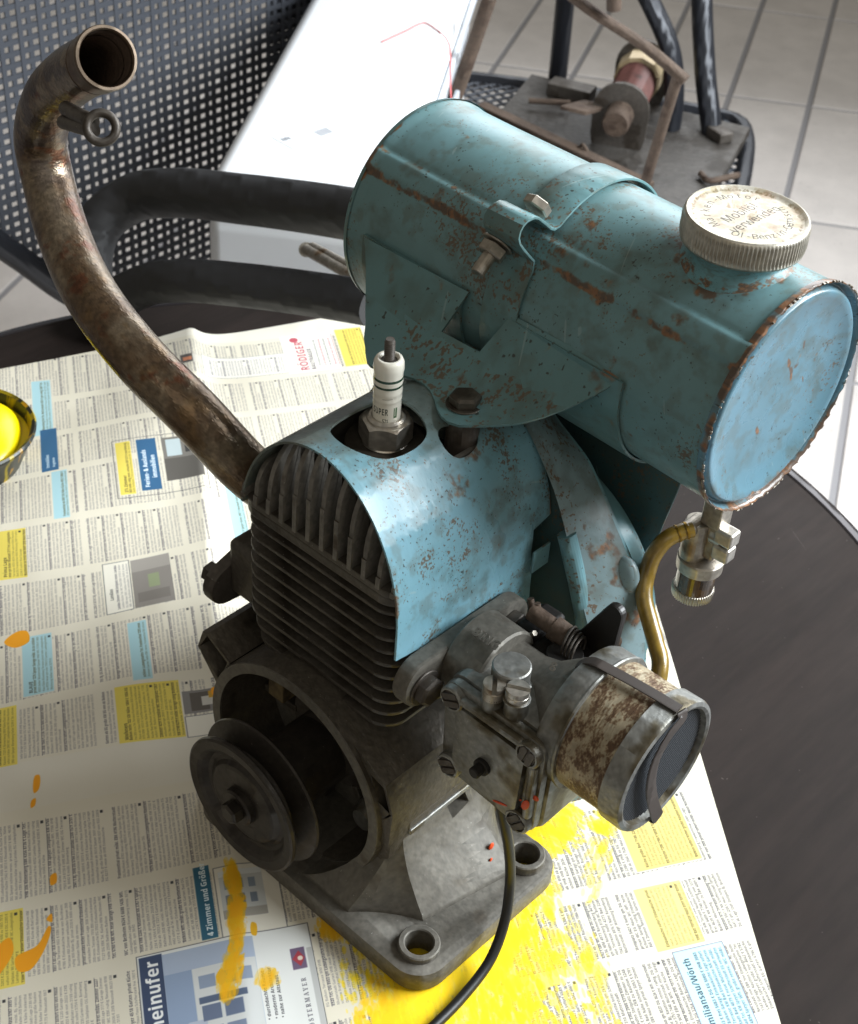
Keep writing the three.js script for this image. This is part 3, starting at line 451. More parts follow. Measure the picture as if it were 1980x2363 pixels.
// fuel tap under the tank and its hose
{
  const tap = part('fuel_tap', [rbox(0.0105, 0.033, 0.0105, 0.1085, -0.028, -0.113, 0.001), cyl(0.0062, 0.0062, 0.022, 'y', [0.1020, -0.0555, -0.1095], 28), rbox(0.012, 0.022, 0.010, 0.1075, -0.0535, -0.114, 0.002), cyl(0.0042, 0.0042, 0.012, 'z', [0.1010, -0.0470, -0.1060], 24)], mZinc);
  part('tap_lever', [rbox(0.0100, 0.0085, 0.0085, 0.1165, -0.0470, -0.112, 0.0016).rotateZ(0), rbox(0.0095, 0.0085, 0.0080, 0.1165, -0.0562, -0.1118, 0.0016), cyl(0.0052, 0.0052, 0.006, 'x', [0.1120, -0.0500, -0.1130], 24)], mChrome, tap);
  part('ring_nut', lathe([[0.0085, -0.004], [0.0112, -0.0036], [0.0114, 0.0026], [0.0108, 0.0034], [0.0070, 0.0046], [0.003, 0.0046]], 'y', [0.1050, -0.0700, -0.1135], 48), mZinc, tap);
  part('sediment_bowl', cyl(0.0094, 0.0094, 0.016, 'y', [0.1046, -0.0790, -0.1135], 40), M({ map: castTex([84, 60, 26], [44, 34, 22], 0.1, 333), roughness: 0.2, clearcoat: 0.7 }), tap);
  const k = grid(192, 4, (u, v) => { const i = Math.round(v * 4), t = i === 1 || i === 2 ? (Math.floor(u * 192) % 4 < 2 ? 0.0003 : -0.0003) : 0, r = [0.0001, 0.0100, 0.0102, 0.0094, 0.0001][i] + t, h = [-0.0915, -0.0912, -0.0872, -0.0862, -0.0862][i], a = 2 * PI * u; return [0.1044 + r * Math.cos(a), h, -0.1135 - r * Math.sin(a)]; }); k.userData.keepUV = false;
  part('knurled_nut', k, mZinc, tap);
  part('fuel_hose', [tube([[0.1025, -0.0465, -0.1035], [0.0995, -0.0475, -0.0985], [0.0965, -0.0500, -0.0925], [0.0942, -0.0580, -0.0875], [0.0945, -0.0680, -0.0840], [0.0985, -0.0760, -0.0785], [0.1065, -0.0845, -0.0745], [0.1145, -0.0905, -0.0700], [0.1215, -0.0950, -0.0650], [0.1260, -0.1050, -0.0560], [0.1240, -0.1180, -0.0400]], 0.0041, 90, 18)], M({ map: castTex([142, 114, 40], [92, 72, 26], 0.04, 733), roughness: 0.3, clearcoat: 0.5, clearcoatRoughness: 0.25 }), tap);
  for (const [p, q] of [[[0.1012, -0.0468, -0.1012], [0.1006, -0.0470, -0.1002]], [[0.0990, -0.0478, -0.0975], [0.0986, -0.0480, -0.0968]]]) part('hose_rib', rod(p, q, 0.0044, 20), mBrass, tap);
}

// exhaust flange and bent pipe
{
  const pts = [[-0.0649, -0.1083, -0.0326], [-0.0776, -0.0892, -0.0167], [-0.0875, -0.0639, 0.0037], [-0.1107, -0.0356, 0.0172], [-0.1430, -0.0179, 0.0228], [-0.1895, -0.0059, 0.0158], [-0.2339, 0.0054, -0.0004], [-0.2630, 0.0194, -0.0140], [-0.2690, 0.0397, -0.0158], [-0.2480, 0.0715, -0.0105], [-0.2198, 0.0946, -0.0050], [-0.1860, 0.1149, 0.0030]];
  const curve = new THREE.CatmullRomCurve3(pts.map(V), false, 'centripetal'), R = 0.0137;
  const pipeTex = bake(1024, 256, (u, v) => {
    const a = fbm(u, v, 5, 5, 901, 5, 1), b = fbm(u, v, 40, 3, 905, 5, 1), c0 = fbm(u, v, 9, 4, 909, 4, 1);
    let c = mix3([128, 114, 96], [102, 84, 66], step(0.4, 0.65, a)); c = mix3(c, [116, 90, 58], 0.5 * step(0.55, 0.75, c0) * step(0.62, 0.4, u)); c = mix3(c, [104, 56, 36], 0.6 * step(0.64, 0.76, fbm(u, v, 7, 4, 917, 5, 1)));
    c = mix3(c, [58, 52, 60], 0.5 * step(0.5, 0.8, u) * step(0.45, 0.6, c0)); const k = 0.75 + 0.5 * b; c = [c[0] * k, c[1] * k, c[2] * k];
    return c;
  });
  const mCollar = M({ map: castTex([118, 102, 86], [88, 66, 50], 0.05, 931), metalness: 0.6, roughness: 0.4 });
  const pipeBump = bake(512, 256, (u, v) => 0.5 * fbm(u, v, 60, 3, 31, 5, 1) + 0.5 * step(0.55, 0.75, fbm(u, v, 110, 2, 37, 4, 1)), false);
  const mPipe = M({ map: pipeTex, metalness: 0.6, roughness: 0.30, bumpMap: pipeBump, bumpScale: 0.00022 });
  const g = new THREE.TubeGeometry(curve, 160, R, 40); g.userData.keepUV = true;
  const pipe = part('exhaust_pipe', g, mPipe);
  const end = curve.getPointAt(1), t = curve.getTangentAt(1), q = new THREE.Quaternion().setFromUnitVectors(new THREE.Vector3(0, 1, 0), t), put = (x, d = 0) => x.applyQuaternion(q).translate(end.x + t.x * d, end.y + t.y * d, end.z + t.z * d);
  part('outlet_collar', put(lathe([[R - 0.0004, -0.004], [R + 0.0006, -0.003], [R + 0.0007, 0.0075], [R + 0.0011, 0.0090], [R + 0.0006, 0.0105], [R - 0.0006, 0.0106], [R - 0.0012, 0.0095], [R - 0.0014, -0.03]], 'y', [0, 0, 0], 56)), mCollar, pipe);
  part('pipe_bore', [put(lathe([[R - 0.0016, 0.009], [R - 0.0022, -0.03]], 'y', [0, 0, 0], 48)), new THREE.TubeGeometry(curve, 100, R - 0.0022, 24), put(lathe([[R - 0.0005, -0.0045], [R + 0.0003, -0.0055], [R - 0.0003, -0.0060]], 'y', [0, 0, 0], 48))], mRust, pipe);
  const lp = curve.getPointAt(0.925), lug = new THREE.TorusGeometry(0.0066, 0.0021, 12, 32).applyQuaternion(new THREE.Quaternion().setFromUnitVectors(new THREE.Vector3(0, 0, 1), V([0.66, 0.55, 0.5]).normalize())).scale(1, 1, 1).translate(-0.1713, 0.0916, 0.0153);
  part('clamp_eye', [lug, rod([-0.1770, 0.0925, 0.0158], [-0.2072, 0.0866, 0.0090], 0.0036), rod([-0.1748, 0.0894, 0.0172], [-0.2090, 0.0793, 0.0098], 0.0034)], mSteelDark, pipe);
  const fl = hull([[-0.034, -0.1095, 0.0112], [0.012, -0.090, 0.020], [0.030, -0.090, 0.0115], [-0.005, -0.094, 0.022]].slice(0, 1).concat([[-0.002, -0.104, 0.020], [0.024, -0.090, 0.0115]]));
  const flange = part('exhaust_flange', [extr(shapeOf(fl), 0.0075, 0.001).rotateY(PI / 2).translate(-0.0765, 0, 0)], mSteelDark);
  part('bolt', hex(0.0056, 0.005, 'x', [-0.0790, -0.1060, 0.0365], 0.2), mSteelDark, flange);
}

// carburettor on the right-hand side
{
  const O = -0.08, Z = 0.005, font = await new FontLoader().loadAsync('fonts/droid/droid_sans_bold.typeface.json');
  const carb = part('carburettor', [cyl(0.0215, 0.0210, 0.020, 'x', [0.0740, O, Z], 56, 0.001), cyl(0.0115, 0.0115, 0.036, 'x', [0.1000, O - 0.004, Z - 0.001], 48, 0.001), rbox(0.036, 0.020, 0.030, 0.100, -0.094, 0.002, 0.004)], mCast);
  part('flange', [extr(shapeOf(hull([[-0.0360, -0.0790, 0.0125], [-0.0060, -0.0795, 0.0240], [0.0225, -0.0805, 0.0125]], 16)), 0.0090, 0.0016).rotateY(PI / 2).translate(0.0555, 0, 0)], mCast, carb);
  part('flange_bolt', [hex(0.0075, 0.0065, 'x', [0.0675, -0.0806, 0.0370], 0.2, 0.001), cyl(0.009, 0.009, 0.0014, 'x', [0.0652, -0.0806, 0.0370])], mSteelDark, carb);
  part('flange_bolt', [hex(0.0075, 0.0065, 'x', [0.0675, -0.0790, -0.0205], 0.1, 0.001)], mSteelDark, carb);
  const ch = hull([[0.1235, -0.121, 0.0085], [0.1250, -0.0775, 0.0080], [0.0808, -0.0765, 0.0080], [0.0820, -0.1185, 0.0075]]);
  part('float_chamber', exZ(shapeOf(ch), -0.004, 0.0288, 0.002), mAlloy, carb);
  const cover = part('chamber_cover', [exZ(shapeOf(hull([[0.1230, -0.1205, 0.0075], [0.1240, -0.0778, 0.0072], [0.0808, -0.0765, 0.0070], [0.0822, -0.1180, 0.0066]])), 0.0290, 0.0338, 0.0012), exZ(shapeOf(hull([[0.1170, -0.1140, 0.005], [0.1180, -0.0840, 0.005], [0.0880, -0.0830, 0.005], [0.0885, -0.1115, 0.005]])), 0.0325, 0.0372, 0.0018),
    rbox(0.036, 0.0042, 0.005, 0.1024, -0.0748, 0.0350, 0.002), rbox(0.0042, 0.034, 0.005, 0.1272, -0.0990, 0.0350, 0.002)], mAlloy, carb);
  for (const [x, y, a] of [[0.0805, -0.0767, 0.5], [0.1238, -0.0780, 1.3], [0.0822, -0.1180, 0.6], [0.1232, -0.1210, 0.9]]) {
    part('screw_boss', lathe([[0.0064, -0.006], [0.0064, 0.0015], [0.0058, 0.0022], [0.0050, 0.0022], [0.0048, 0.0012]], 'z', [x, y, 0.0352], 32), mAlloy, carb);
    const s = new THREE.Shape(); s.absarc(0, 0, 0.0046, 0, 2 * PI); part('screw', [exZ(rrect(-0.0046, 0.0005, 0.0046, 0.0036, 0.0012), 0, 0.0022, 0.0004).rotateZ(a).translate(x, y, 0.0358), exZ(rrect(-0.0046, -0.0036, 0.0046, -0.0005, 0.0012), 0, 0.0022, 0.0004).rotateZ(a).translate(x, y, 0.0358), cyl(0.0047, 0.0047, 0.0015, 'z', [x, y, 0.0362])], mSteelDark, carb);
  }
  part('tickler_pin', [cyl(0.0028, 0.0028, 0.008, 'z', [0.1022, -0.1015, 0.0400], 24, 0.0005), cyl(0.0042, 0.0042, 0.003, 'z', [0.1022, -0.1015, 0.0380], 24)], mBlackIron, carb);
  part('top_plug', [cyl(0.0086, 0.0086, 0.014, 'y', [0.0972, -0.0630, 0.0186], 40, 0.0006), hex(0.0098, 0.006, 'y', [0.0972, -0.0690, 0.0186])], mAlloy, carb);
  const slot = (x, y, z, r, a) => { const half = (t0) => { const p = []; for (let i = 0; i <= 12; i++) { const q = 0.2 + (PI - 0.4) * i / 12 + t0; p.push([r * Math.cos(q), r * Math.sin(q)]); } return exY(shapeOf(p), 0, 0.0030, 0.0003).rotateY(a).translate(x, y - 0.001, z); }; return [half(0), half(PI), cyl(r, r, 0.005, 'y', [x, y - 0.0034, z], 28)]; };
  part('jet_screw', slot(0.0978, -0.0605, 0.0302, 0.0050, -0.9), mZinc, carb);
  part('jet_screw', slot(0.1083, -0.0575, 0.0275, 0.0052, 0.5), mChrome, carb);
  part('jet_column', [cyl(0.0058, 0.0052, 0.020, 'y', [0.1083, -0.0710, 0.0272], 32), cyl(0.0060, 0.0060, 0.0016, 'y', [0.1083, -0.0620, 0.0275], 32), cyl(0.0046, 0.0050, 0.014, 'y', [0.0978, -0.0715, 0.0302], 32)], mAlloy, carb);
  const horn = part('intake_horn', lathe([[0, -0.042], [0.0120, -0.042], [0.0120, -0.028], [0.0140, -0.020], [0.0225, -0.009], [0.0290, -0.002], [0.0300, 0], [0, 0]], 'x', [0.1240, -0.0785, 0.000], 64), mCast, carb);
  const orange = M({ color: C(206, 70, 24), roughness: 0.5 });
  for (const [x, y, z, w, h, a] of [[0.1195, -0.1105, 0.0349, 0.009, 0.0018, 0.5], [0.1272, -0.1060, 0.0376, 0.0036, 0.0075, -0.35], [0.1135, -0.1165, 0.0373, 0.009, 0.0014, 0.35], [0.1302, -0.1010, 0.0352, 0.004, 0.003, 0.5]]) part('paint_smear', new THREE.SphereGeometry(1, 14, 10).scale(w / 2, h / 2, 0.0004).rotateZ(a).translate(x, y, z), orange, carb);
  // raised maker's letters on the neck
  { const s = 0.0042, t = new TextGeometry('BING', { font, size: s, depth: 0.0006, curveSegments: 3, bevelEnabled: false }); t.deleteAttribute('uv'); t.rotateX(-PI / 2 + 0.42).translate(0.0700, O + 0.0204, Z + 0.0092); part('raised_lettering', t, mCast, carb); }
  { const t = new TextGeometry('8', { font, size: 0.004, depth: 0.0006, curveSegments: 3, bevelEnabled: false }); t.deleteAttribute('uv'); t.rotateX(-PI / 2 + 0.6).rotateY(0.3).translate(0.1105, -0.0550, 0.0105); part('raised_lettering', t, mCast, carb); }
  // throttle linkage
  const link = part('throttle_linkage', [rbox(0.014, 0.034, 0.022, 0.0775, -0.0880, -0.0270, 0.003), rbox(0.026, 0.020, 0.024, 0.0960, -0.0830, -0.0200, 0.004), cyl(0.0085, 0.0085, 0.014, 'y', [0.1010, -0.0760, -0.0150], 28)], mBlackIron, carb);
  part('pivot', [rod([0.0760, -0.0640, -0.0205], [0.0905, -0.0660, -0.0215], 0.0042, 20), rod([0.0770, -0.0600, -0.0230], [0.0800, -0.0690, -0.0220], 0.0016), rod([0.0722, -0.0610, -0.0240], [0.0760, -0.0700, -0.0230], 0.0016), rod([0.0880, -0.0665, -0.0220], [0.0960, -0.0685, -0.0230], 0.0058, 20)], mRust, link);
  part('pin', rod([0.0743, -0.0805, -0.0130], [0.0845, -0.0672, -0.0135], 0.0013), mZinc, link);
  for (let i = 0; i < 4; i++) part('spring_coil', new THREE.TorusGeometry(0.0072, 0.0007, 8, 28).rotateY(PI / 2 + 0.2).translate(0.0985 + i * 0.0018, -0.0675 - i * 0.0008, -0.0205), mSteelDark, link);
  part('stop_screw', [rod([0.0955, -0.0760, 0.0030], [0.1060, -0.0800, 0.0060], 0.0062, 24), rod([0.0920, -0.0740, 0.0010], [0.0955, -0.0758, 0.0028], 0.0048, 20)], mSteelDark, link);
  part('choke_lever', exZ(shapeOf(hull([[0.1040, -0.0800, 0.0118], [0.1133, -0.0465, 0.0046]])), -0.0335, -0.0290, 0.0012), mBlackPlastic, link);
}
// air filter can with gauze and retaining strap
{
  const c = [-0.0780, -0.0005];
  const canTex = bake(1024, 256, (u, v) => { const n = 0.6 * fbm(u, v, 5, 5, 951, 6, 1.6) + 0.4 * fbm(u, v, 26, 4, 955, 6, 1.4), r = step(0.46, 0.66, n + 0.09 * step(0.55, 0.95, v) * step(1.01, 0.97, v)); const z0 = 0.78 + 0.36 * fbm(u, v, 8, 3, 961, 6, 1); let q = [172 * z0, 160 * z0, 136 * z0]; q = mix3(q, [128, 104, 76], 0.6 * step(0.40, 0.55, n)); q = mix3(q, mix3([68, 50, 38], [98, 70, 48], fbm(u, v, 50, 2, 967, 5, 1)), r * 0.85); return q; });
  const cg = new THREE.CylinderGeometry(0.0308, 0.0308, 0.0290, 96, 1, true); cg.userData.keepUV = true; cg.rotateZ(-PI / 2).translate(0.1475, c[0], c[1]);
  const can = part('air_filter', [cg], M({ map: canTex, metalness: 0.35, roughness: 0.5, bumpMap: grain, bumpScale: 0.0004 }));
  part('clamp_ring', lathe([[0.0280, 0], [0.0319, 0], [0.0326, 0.0015], [0.0327, 0.0102], [0.0331, 0.0112], [0.0327, 0.0120], [0.0304, 0.0120]], 'x', [0.1225, c[0], c[1]], 80), mAlloy, can);
  part('front_lip', lathe([[0.0307, 0], [0.0322, 0.0006], [0.0324, 0.0095], [0.0318, 0.0110], [0.0300, 0.0116], [0.0286, 0.0110], [0.0282, 0.0080]], 'x', [0.1575, c[0], c[1]], 80), mAlloy, can);
  part('inner_disc', lathe([[0, 0], [0.0285, 0], [0.0285, 0.002], [0, 0.002]], 'x', [0.1585, c[0], c[1]], 48), mBlackIron, can);
  const wires = []; for (let i = -14; i <= 14; i++) { const o = i * 0.00205, h = Math.sqrt(Math.max(0, 0.0285 ** 2 - o * o)); if (h > 0.002) { wires.push(new THREE.CylinderGeometry(0.00042, 0.00042, 2 * h, 5, 1, true).translate(0, 0, o)); wires.push(new THREE.CylinderGeometry(0.00042, 0.00042, 2 * h, 5, 1, true).rotateX(PI / 2).translate(0.0004, o, 0)); } }
  const gz = part('gauze', wires.map((w) => w.rotateX(0.5).translate(0.1652, c[0], c[1])), mGauze, can); gz.userData.kind = 'stuff';
  const st = part('strap', [sweep([[0.1200, -0.0500, 0.0030], [0.1250, -0.0450, 0.0020], [0.1360, -0.0444, 0.0005], [0.1560, -0.0446, -0.0015], [0.1680, -0.0448, -0.0022]], 0.0027, 0.0007, [0, 1, 0], 40, 0.3), sweep([[0.1690, -0.0448, -0.0022], [0.1706, -0.0470, -0.0018], [0.1700, -0.0530, 0.0050], [0.1695, -0.0640, 0.0110], [0.1695, -0.0780, 0.0110], [0.1700, -0.0920, 0.0070], [0.1705, -0.1040, 0.0020], [0.1700, -0.1095, -0.0010], [0.1640, -0.1115, -0.0020]], 0.0034, 0.0007, [1, 0, 0], 60, 0.3)], mStrap, can);
}
part('control_cable', tube([[0.078, -0.1250, 0.0180], [0.0960, -0.1330, 0.0195], [0.1042, -0.155, 0.018], [0.1078, -0.175, 0.0159], [0.1103, -0.195, 0.0156], [0.1161, -0.212, 0.0239], [0.1205, -0.2245, 0.0379], [0.1227, -0.2295, 0.0591], [0.1235, -0.2302, 0.0819], [0.1221, -0.2302, 0.1081], [0.1167, -0.2302, 0.1338], [0.105, -0.2302, 0.165]], 0.0026, 120, 16), mRubber);

// ------------------------------------------------------------------ table
const TC = [-0.1136, -0.0342], TR = 0.4146;
{
  const wood = bake(1024, 1024, (u, v) => { const a = fbm(u, v, 3, 4, 1001, 14, 1), b = fbm(u, v, 30, 3, 1005, 6, 1), k = 0.78 + 0.34 * a + 0.16 * (b - 0.5); let c = [42 * k, 35 * k, 32 * k]; if (vn(u * 260, v * 260, 260, 260, 1010) > 0.990) c = mix3(c, [170, 160, 150], 0.4); const sc = vn((u + v * 0.6) * 3, (v - u * 0.6) * 120, 4, 121, 1015); if (sc > 0.985) c = mix3(c, [110, 102, 96], 0.35); return c; });
  const m = M({ map: wood, roughness: 0.7, specularIntensity: 0.22, roughnessMap: roughT, bumpMap: grain, bumpScale: 0.00008 }, 0.5);
  const t = thing('round_table', 'round dark brown wood-look table with a rounded dark edge, under the newspaper', 'table', [0, 0, 0]);
  const top = lathe([[0, -0.026], [TR - 0.0166, -0.026], [TR - 0.0166, 0], [0, 0]], 'y', [0, 0, 0], 160); top.rotateY(0.62); top.translate(TC[0], 0, TC[1]);
  obj('table_top', top, m, t);
  obj('edge_trim', lathe([[TR - 0.0095, -0.030], [TR - 0.005, -0.031], [TR - 0.001, -0.027], [TR + 0.0008, -0.020], [TR + 0.0004, -0.0125], [TR - 0.0020, -0.0065], [TR - 0.0060, -0.0022], [TR - 0.0110, 0.0002], [TR - 0.0150, 0.0008], [TR - 0.0165, 0.0002], [TR - 0.0165, -0.01]], 'y', [TC[0], 0, TC[1]], 160), M({ color: C(58, 54, 56), roughness: 0.2, metalness: 0.5 }), t);
  obj('column', cyl(0.03, 0.03, 0.66, 'y', [TC[0], -0.356, TC[1]], 32), mBlackIron, t);
  obj('foot', cyl(0.22, 0.21, 0.03, 'y', [TC[0], -0.70, TC[1]], 48), mBlackIron, t);
}

// ------------------------------------------------------------------ newspaper: s to the right, t down the page (metres)
{
  const qh = [Math.cos(D(-60)), Math.sin(D(-60))], ph = [Math.cos(D(34)), Math.sin(D(34))], o = [-0.33, 0.02];
  const W = 1480, Hh = 2048, k = W / 0.5, s0 = -0.06, t0 = -0.215;
  const cv = document.createElement('canvas'); cv.width = W; cv.height = Hh; const g = cv.getContext('2d');
  const X = (s) => (s / 1000 - s0) * k, Y = (t) => (t / 1000 - t0) * k, mm = k / 1000;
  g.fillStyle = '#dcd5c2'; g.fillRect(0, 0, W, Hh);
  const words = 'Balkon ZKB EBK Bad WC Garten Keller Garage Stellplatz Wohnung Haus Zimmer Küche Nähe Lage ruhig frei ab sofort VHB Tel. Wfl. DG OG EG qm Bj. NK KM WM Kaution renov. möbl. Terrasse Einbauküche Römerberg Schifferstadt Ludwigshafen Speyer Mutterstadt Frankenthal Neustadt Landau von privat zu verkaufen Ruchheim Bellheim schöne große helle neue'.split(' ');
  const word = () => rnd() < 0.22 ? String(Math.floor(rnd() * 9000 + 20)) + (rnd() < 0.4 ? ' €' : '') : words[Math.floor(rnd() * words.length)];
  // one block of small ads: lines run up the page (towards smaller t), stacked along s
  function ads(sa, ta, sb, tb, o2 = {}) {
    const lp = o2.pitch ?? 2.25, fs = (o2.size ?? 2.05) * mm, ink = o2.ink ?? '66,62,74'; let lead = true, left = 3 + Math.floor(rnd() * 5);
    g.save(); g.beginPath(); g.rect(X(sa), Y(ta), (sb - sa) * mm, (tb - ta) * mm); g.clip();
    for (let s = sa + lp; s < sb; s += lp) {
      if (left-- === 0) { g.fillStyle = `rgba(${ink},0.5)`; g.fillRect(X(s - lp * 0.4), Y(ta + 1), 1, (tb - ta - 2) * mm); s += lp * 0.25; lead = true; left = 3 + Math.floor(rnd() * 6); }
      let txt = ''; const full = left !== 0; const target = (tb - ta - 3) * mm;
      g.font = `${lead || o2.bold ? 'bold ' : ''}${fs.toFixed(1)}px sans-serif`;
      while (g.measureText(txt).width < target * (full ? 1 : 0.35 + 0.4 * rnd())) txt += word() + ' ';
      g.save(); g.translate(X(s), Y(tb - 1.5)); g.rotate(-PI / 2); g.fillStyle = `rgba(${ink},${lead ? 0.98 : 0.85})`; g.fillText(txt.trim(), 0, 0, target); g.restore();
      if (!full) { g.fillStyle = `rgba(40,40,44,0.9)`; g.fillRect(X(s - 1.3), Y(ta + 2.0), 1.4 * mm, 1.6 * mm); }
      lead = false;
    }
    g.restore();
  }
  const box = (sa, ta, sb, tb, fill, line) => { g.fillStyle = fill; g.fillRect(X(sa), Y(ta), (sb - sa) * mm, (tb - ta) * mm); if (line) { g.strokeStyle = line; g.lineWidth = 1.4; g.strokeRect(X(sa), Y(ta), (sb - sa) * mm, (tb - ta) * mm); } };
  const up = (txt, s, t, size, color, font = 'sans-serif', bold = true, sp = 0) => { g.save(); g.translate(X(s), Y(t)); g.rotate(-PI / 2); g.font = `${bold ? 'bold ' : ''}${size * mm}px ${font}`; g.fillStyle = color; if (sp) g.letterSpacing = sp * mm + 'px'; g.fillText(txt, 0, 0); if (sp) g.letterSpacing = '0px'; g.restore(); };
  // columns of ads over the whole sheet
  const rowsL = [[-170, -124], [-120, -82], [-78, -35], [-31, 17], [21, 65], [70, 114], [119, 170], [175, 218]], rowsB = [[256, 304], [309, 350], [356, 401], [406, 452]];
  for (const [a, b] of rowsL) for (let s = -58; s < 430; s += 62) ads(s, a, s + 60, b);
  for (const [a, b] of rowsB) for (let s = -58; s < 250; s += 62) ads(s, a, s + 60, b);
  for (const [a, b] of [[254, 312], [317, 366], [372, 409], [414, 456]]) { box(250, a, 380, b, '#dcd6c6'); for (let s = 250; s < 372; s += 31) ads(s, a, s + 30, b, { pitch: 2.45, size: 2.15, ink: '28,28,38', bold: true }); }
  box(-60, 219, 440, 250, '#dcd6c6'); box(-60, -215, 440, -173, '#e0dacb');
  // coloured boxes
  const Yl = '#e3cf5c', Bl = '#a9cfd6', Db = '#2f5f86';
  const cad = (sa, ta, sb, tb, fill, title) => { box(sa - 0.6, ta - 0.6, sb + 0.6, tb + 0.6, '#dcd6c6'); box(sa, ta, sb, tb, fill); ads(sa + 5, ta, sb, tb, { ink: '80,72,40' }); if (title) up(title, sa + 5, tb - 2, 3.2, 'rgba(50,46,30,0.9)'); };
  cad(12, 23, 29, 67, Yl, 'Prima Lage'); cad(90, -51, 100, 6, Yl, '2½ Zimmer'); cad(74, 175, 110, 218, Yl, 'Wohnen'); cad(-12, 172, 20, 220, Yl, ''); cad(265, -176, 286, -125, Yl, '');
  cad(-20, 308, 20, 352, Yl, ''); cad(24, 117, 41, 167, Bl, 'BLAUE'); cad(37, -144, 50, -81, Bl, ''); cad(47, -32, 57, 19, Bl, ''); cad(85, 124, 96, 172, Bl, ''); cad(158, -8, 168, 60, Bl, '');
  cad(329, 316, 366, 363, '#dcc878', ''); cad(323, 373, 349, 411, '#e2d084', '');
  box(41, -87, 52, -34, Db); up('Immobilien', 46, -38, 3, '#c9d8e2'); up('Angebote', 50, -38, 2.6, '#c9d8e2');
  box(88, -54, 148, 9, 'rgba(0,0,0,0)', '#555'); box(104, -51, 117, 4, Db); up('Ferien- & Auslands', 109.5, 1, 4.4, '#e8eef2'); up('immobilien', 115, -8, 4.4, '#e8eef2');
  const photo = (sa, ta, sb, tb, base, blobs) => { box(sa, ta, sb, tb, base); g.save(); g.beginPath(); g.rect(X(sa), Y(ta), (sb - sa) * mm, (tb - ta) * mm); g.clip(); for (const [s, t, w, h, c] of blobs) { g.fillStyle = c; g.fillRect(X(sa + s * (sb - sa)), Y(ta + t * (tb - ta)), w * (sb - sa) * mm, h * (tb - ta) * mm); } g.restore(); };
  photo(121, -50, 146, -3, '#77736c', [[0.1, 0.05, 0.4, 0.4, '#b9c6c8'], [0, 0.5, 1, 0.5, '#5a5650'], [0.6, 0.15, 0.25, 0.25, '#3b3a38'], [0.55, 0.1, 0.4, 0.05, '#8d8880']]);
  photo(91, 67, 115, 112, '#857f78', [[0, 0, 1, 0.25, '#9a948c'], [0.4, 0.35, 0.28, 0.28, '#8b9472'], [0.1, 0.7, 0.8, 0.2, '#767069']]); box(74, 66, 90, 112, '#e6e1d2', '#666'); ads(80, 67, 90, 111); up('Landau', 79, 100, 3, '#444');
  photo(111, 184, 132, 201, '#84807c', [[0.2, 0.1, 0.5, 0.8, '#5f5850'], [0.5, 0.3, 0.4, 0.4, '#c8c4ba'], [0.7, 0.1, 0.3, 0.3, '#c9992f']]); box(111, 203, 132, 219, '#e6e1d2', '#777');
  photo(144, -149, 160, -138, '#56504c', [[0.1, 0.35, 0.4, 0.4, '#c07a58'], [0.55, 0, 0.45, 1, '#cfc9bd']]); box(160, -152, 222, -126, '#e9e4d8', '#999'); ads(164, -150, 220, -127);
  box(222, -174, 262, -124, '#efeadf'); up('RÖDIGER', 238, -126, 9, '#b5525e', 'sans-serif', true); up('BAUTRÄGER', 243, -126, 5, '#5d5658'); for (let i = 0; i < 4; i++) ads(245 + i * 4, -168, 249 + i * 4, -128, { ink: i % 2 ? '170,90,100' : '90,90,90' }); g.fillStyle = '#b5525e'; g.beginPath(); g.arc(X(232), Y(-168), 3.4 * mm, 0, 2 * PI); g.fill(); g.fillRect(X(261), Y(-172), 1.2, 44 * mm);
  box(104, 306, 112, 350, '#33657c'); up('4 Zimmer und Größer', 110, 348.5, 4.3, '#e6eef0', 'sans-serif', true);
  box(114, 309, 146, 352, '#e6e1d2', '#777'); photo(116, 312, 138, 341, '#c9cbc8', [[0, 0, 1, 0.12, '#dfe2e0'], [0.1, 0.2, 0.16, 0.2, '#8d99a6'], [0.38, 0.2, 0.16, 0.2, '#8d99a6'], [0.66, 0.2, 0.16, 0.2, '#8d99a6'], [0.1, 0.52, 0.16, 0.2, '#7c8794'], [0.38, 0.52, 0.16, 0.2, '#7c8794'], [0.66, 0.52, 0.16, 0.2, '#7c8794'], [0, 0.82, 1, 0.18, '#a8a49a']]);
  box(72, 351, 156, 480, '#dfe0dc', '#666'); box(73, 352, 84, 480, '#3d4a66'); up('Rheinufer', 82, 399, 9.2, '#f0f0ee');
  photo(84, 353, 128, 470, '#8fa0ba', [[0, 0, 1, 0.1, '#a9b5c8'], [0.30, 0.10, 0.7, 0.9, '#cfd1cf'], [0.2, 0.34, 0.2, 0.6, '#b4bccb'], [0.36, 0.14, 0.18, 0.06, '#8b98ac'], [0.6, 0.14, 0.16, 0.06, '#8b98ac'], [0.8, 0.14, 0.14, 0.06, '#8b98ac'], [0.34, 0.24, 0.52, 0.03, '#55627a'], [0.36, 0.28, 0.2, 0.07, '#66728a'], [0.6, 0.28, 0.2, 0.07, '#66728a'], [0.36, 0.38, 0.2, 0.08, '#5f6b84'], [0.6, 0.38, 0.2, 0.08, '#7a869c'], [0.36, 0.5, 0.2, 0.08, '#5f6b84'], [0.6, 0.5, 0.2, 0.08, '#6f7b92']]);
  up('• durchdachte Räume', 131, 400, 2.6, '#3a3a3e'); up('• moderne Architektur', 134.2, 400, 2.6, '#3a3a3e'); up('• nahe zur Altstadt', 137.4, 400, 2.6, '#3a3a3e');
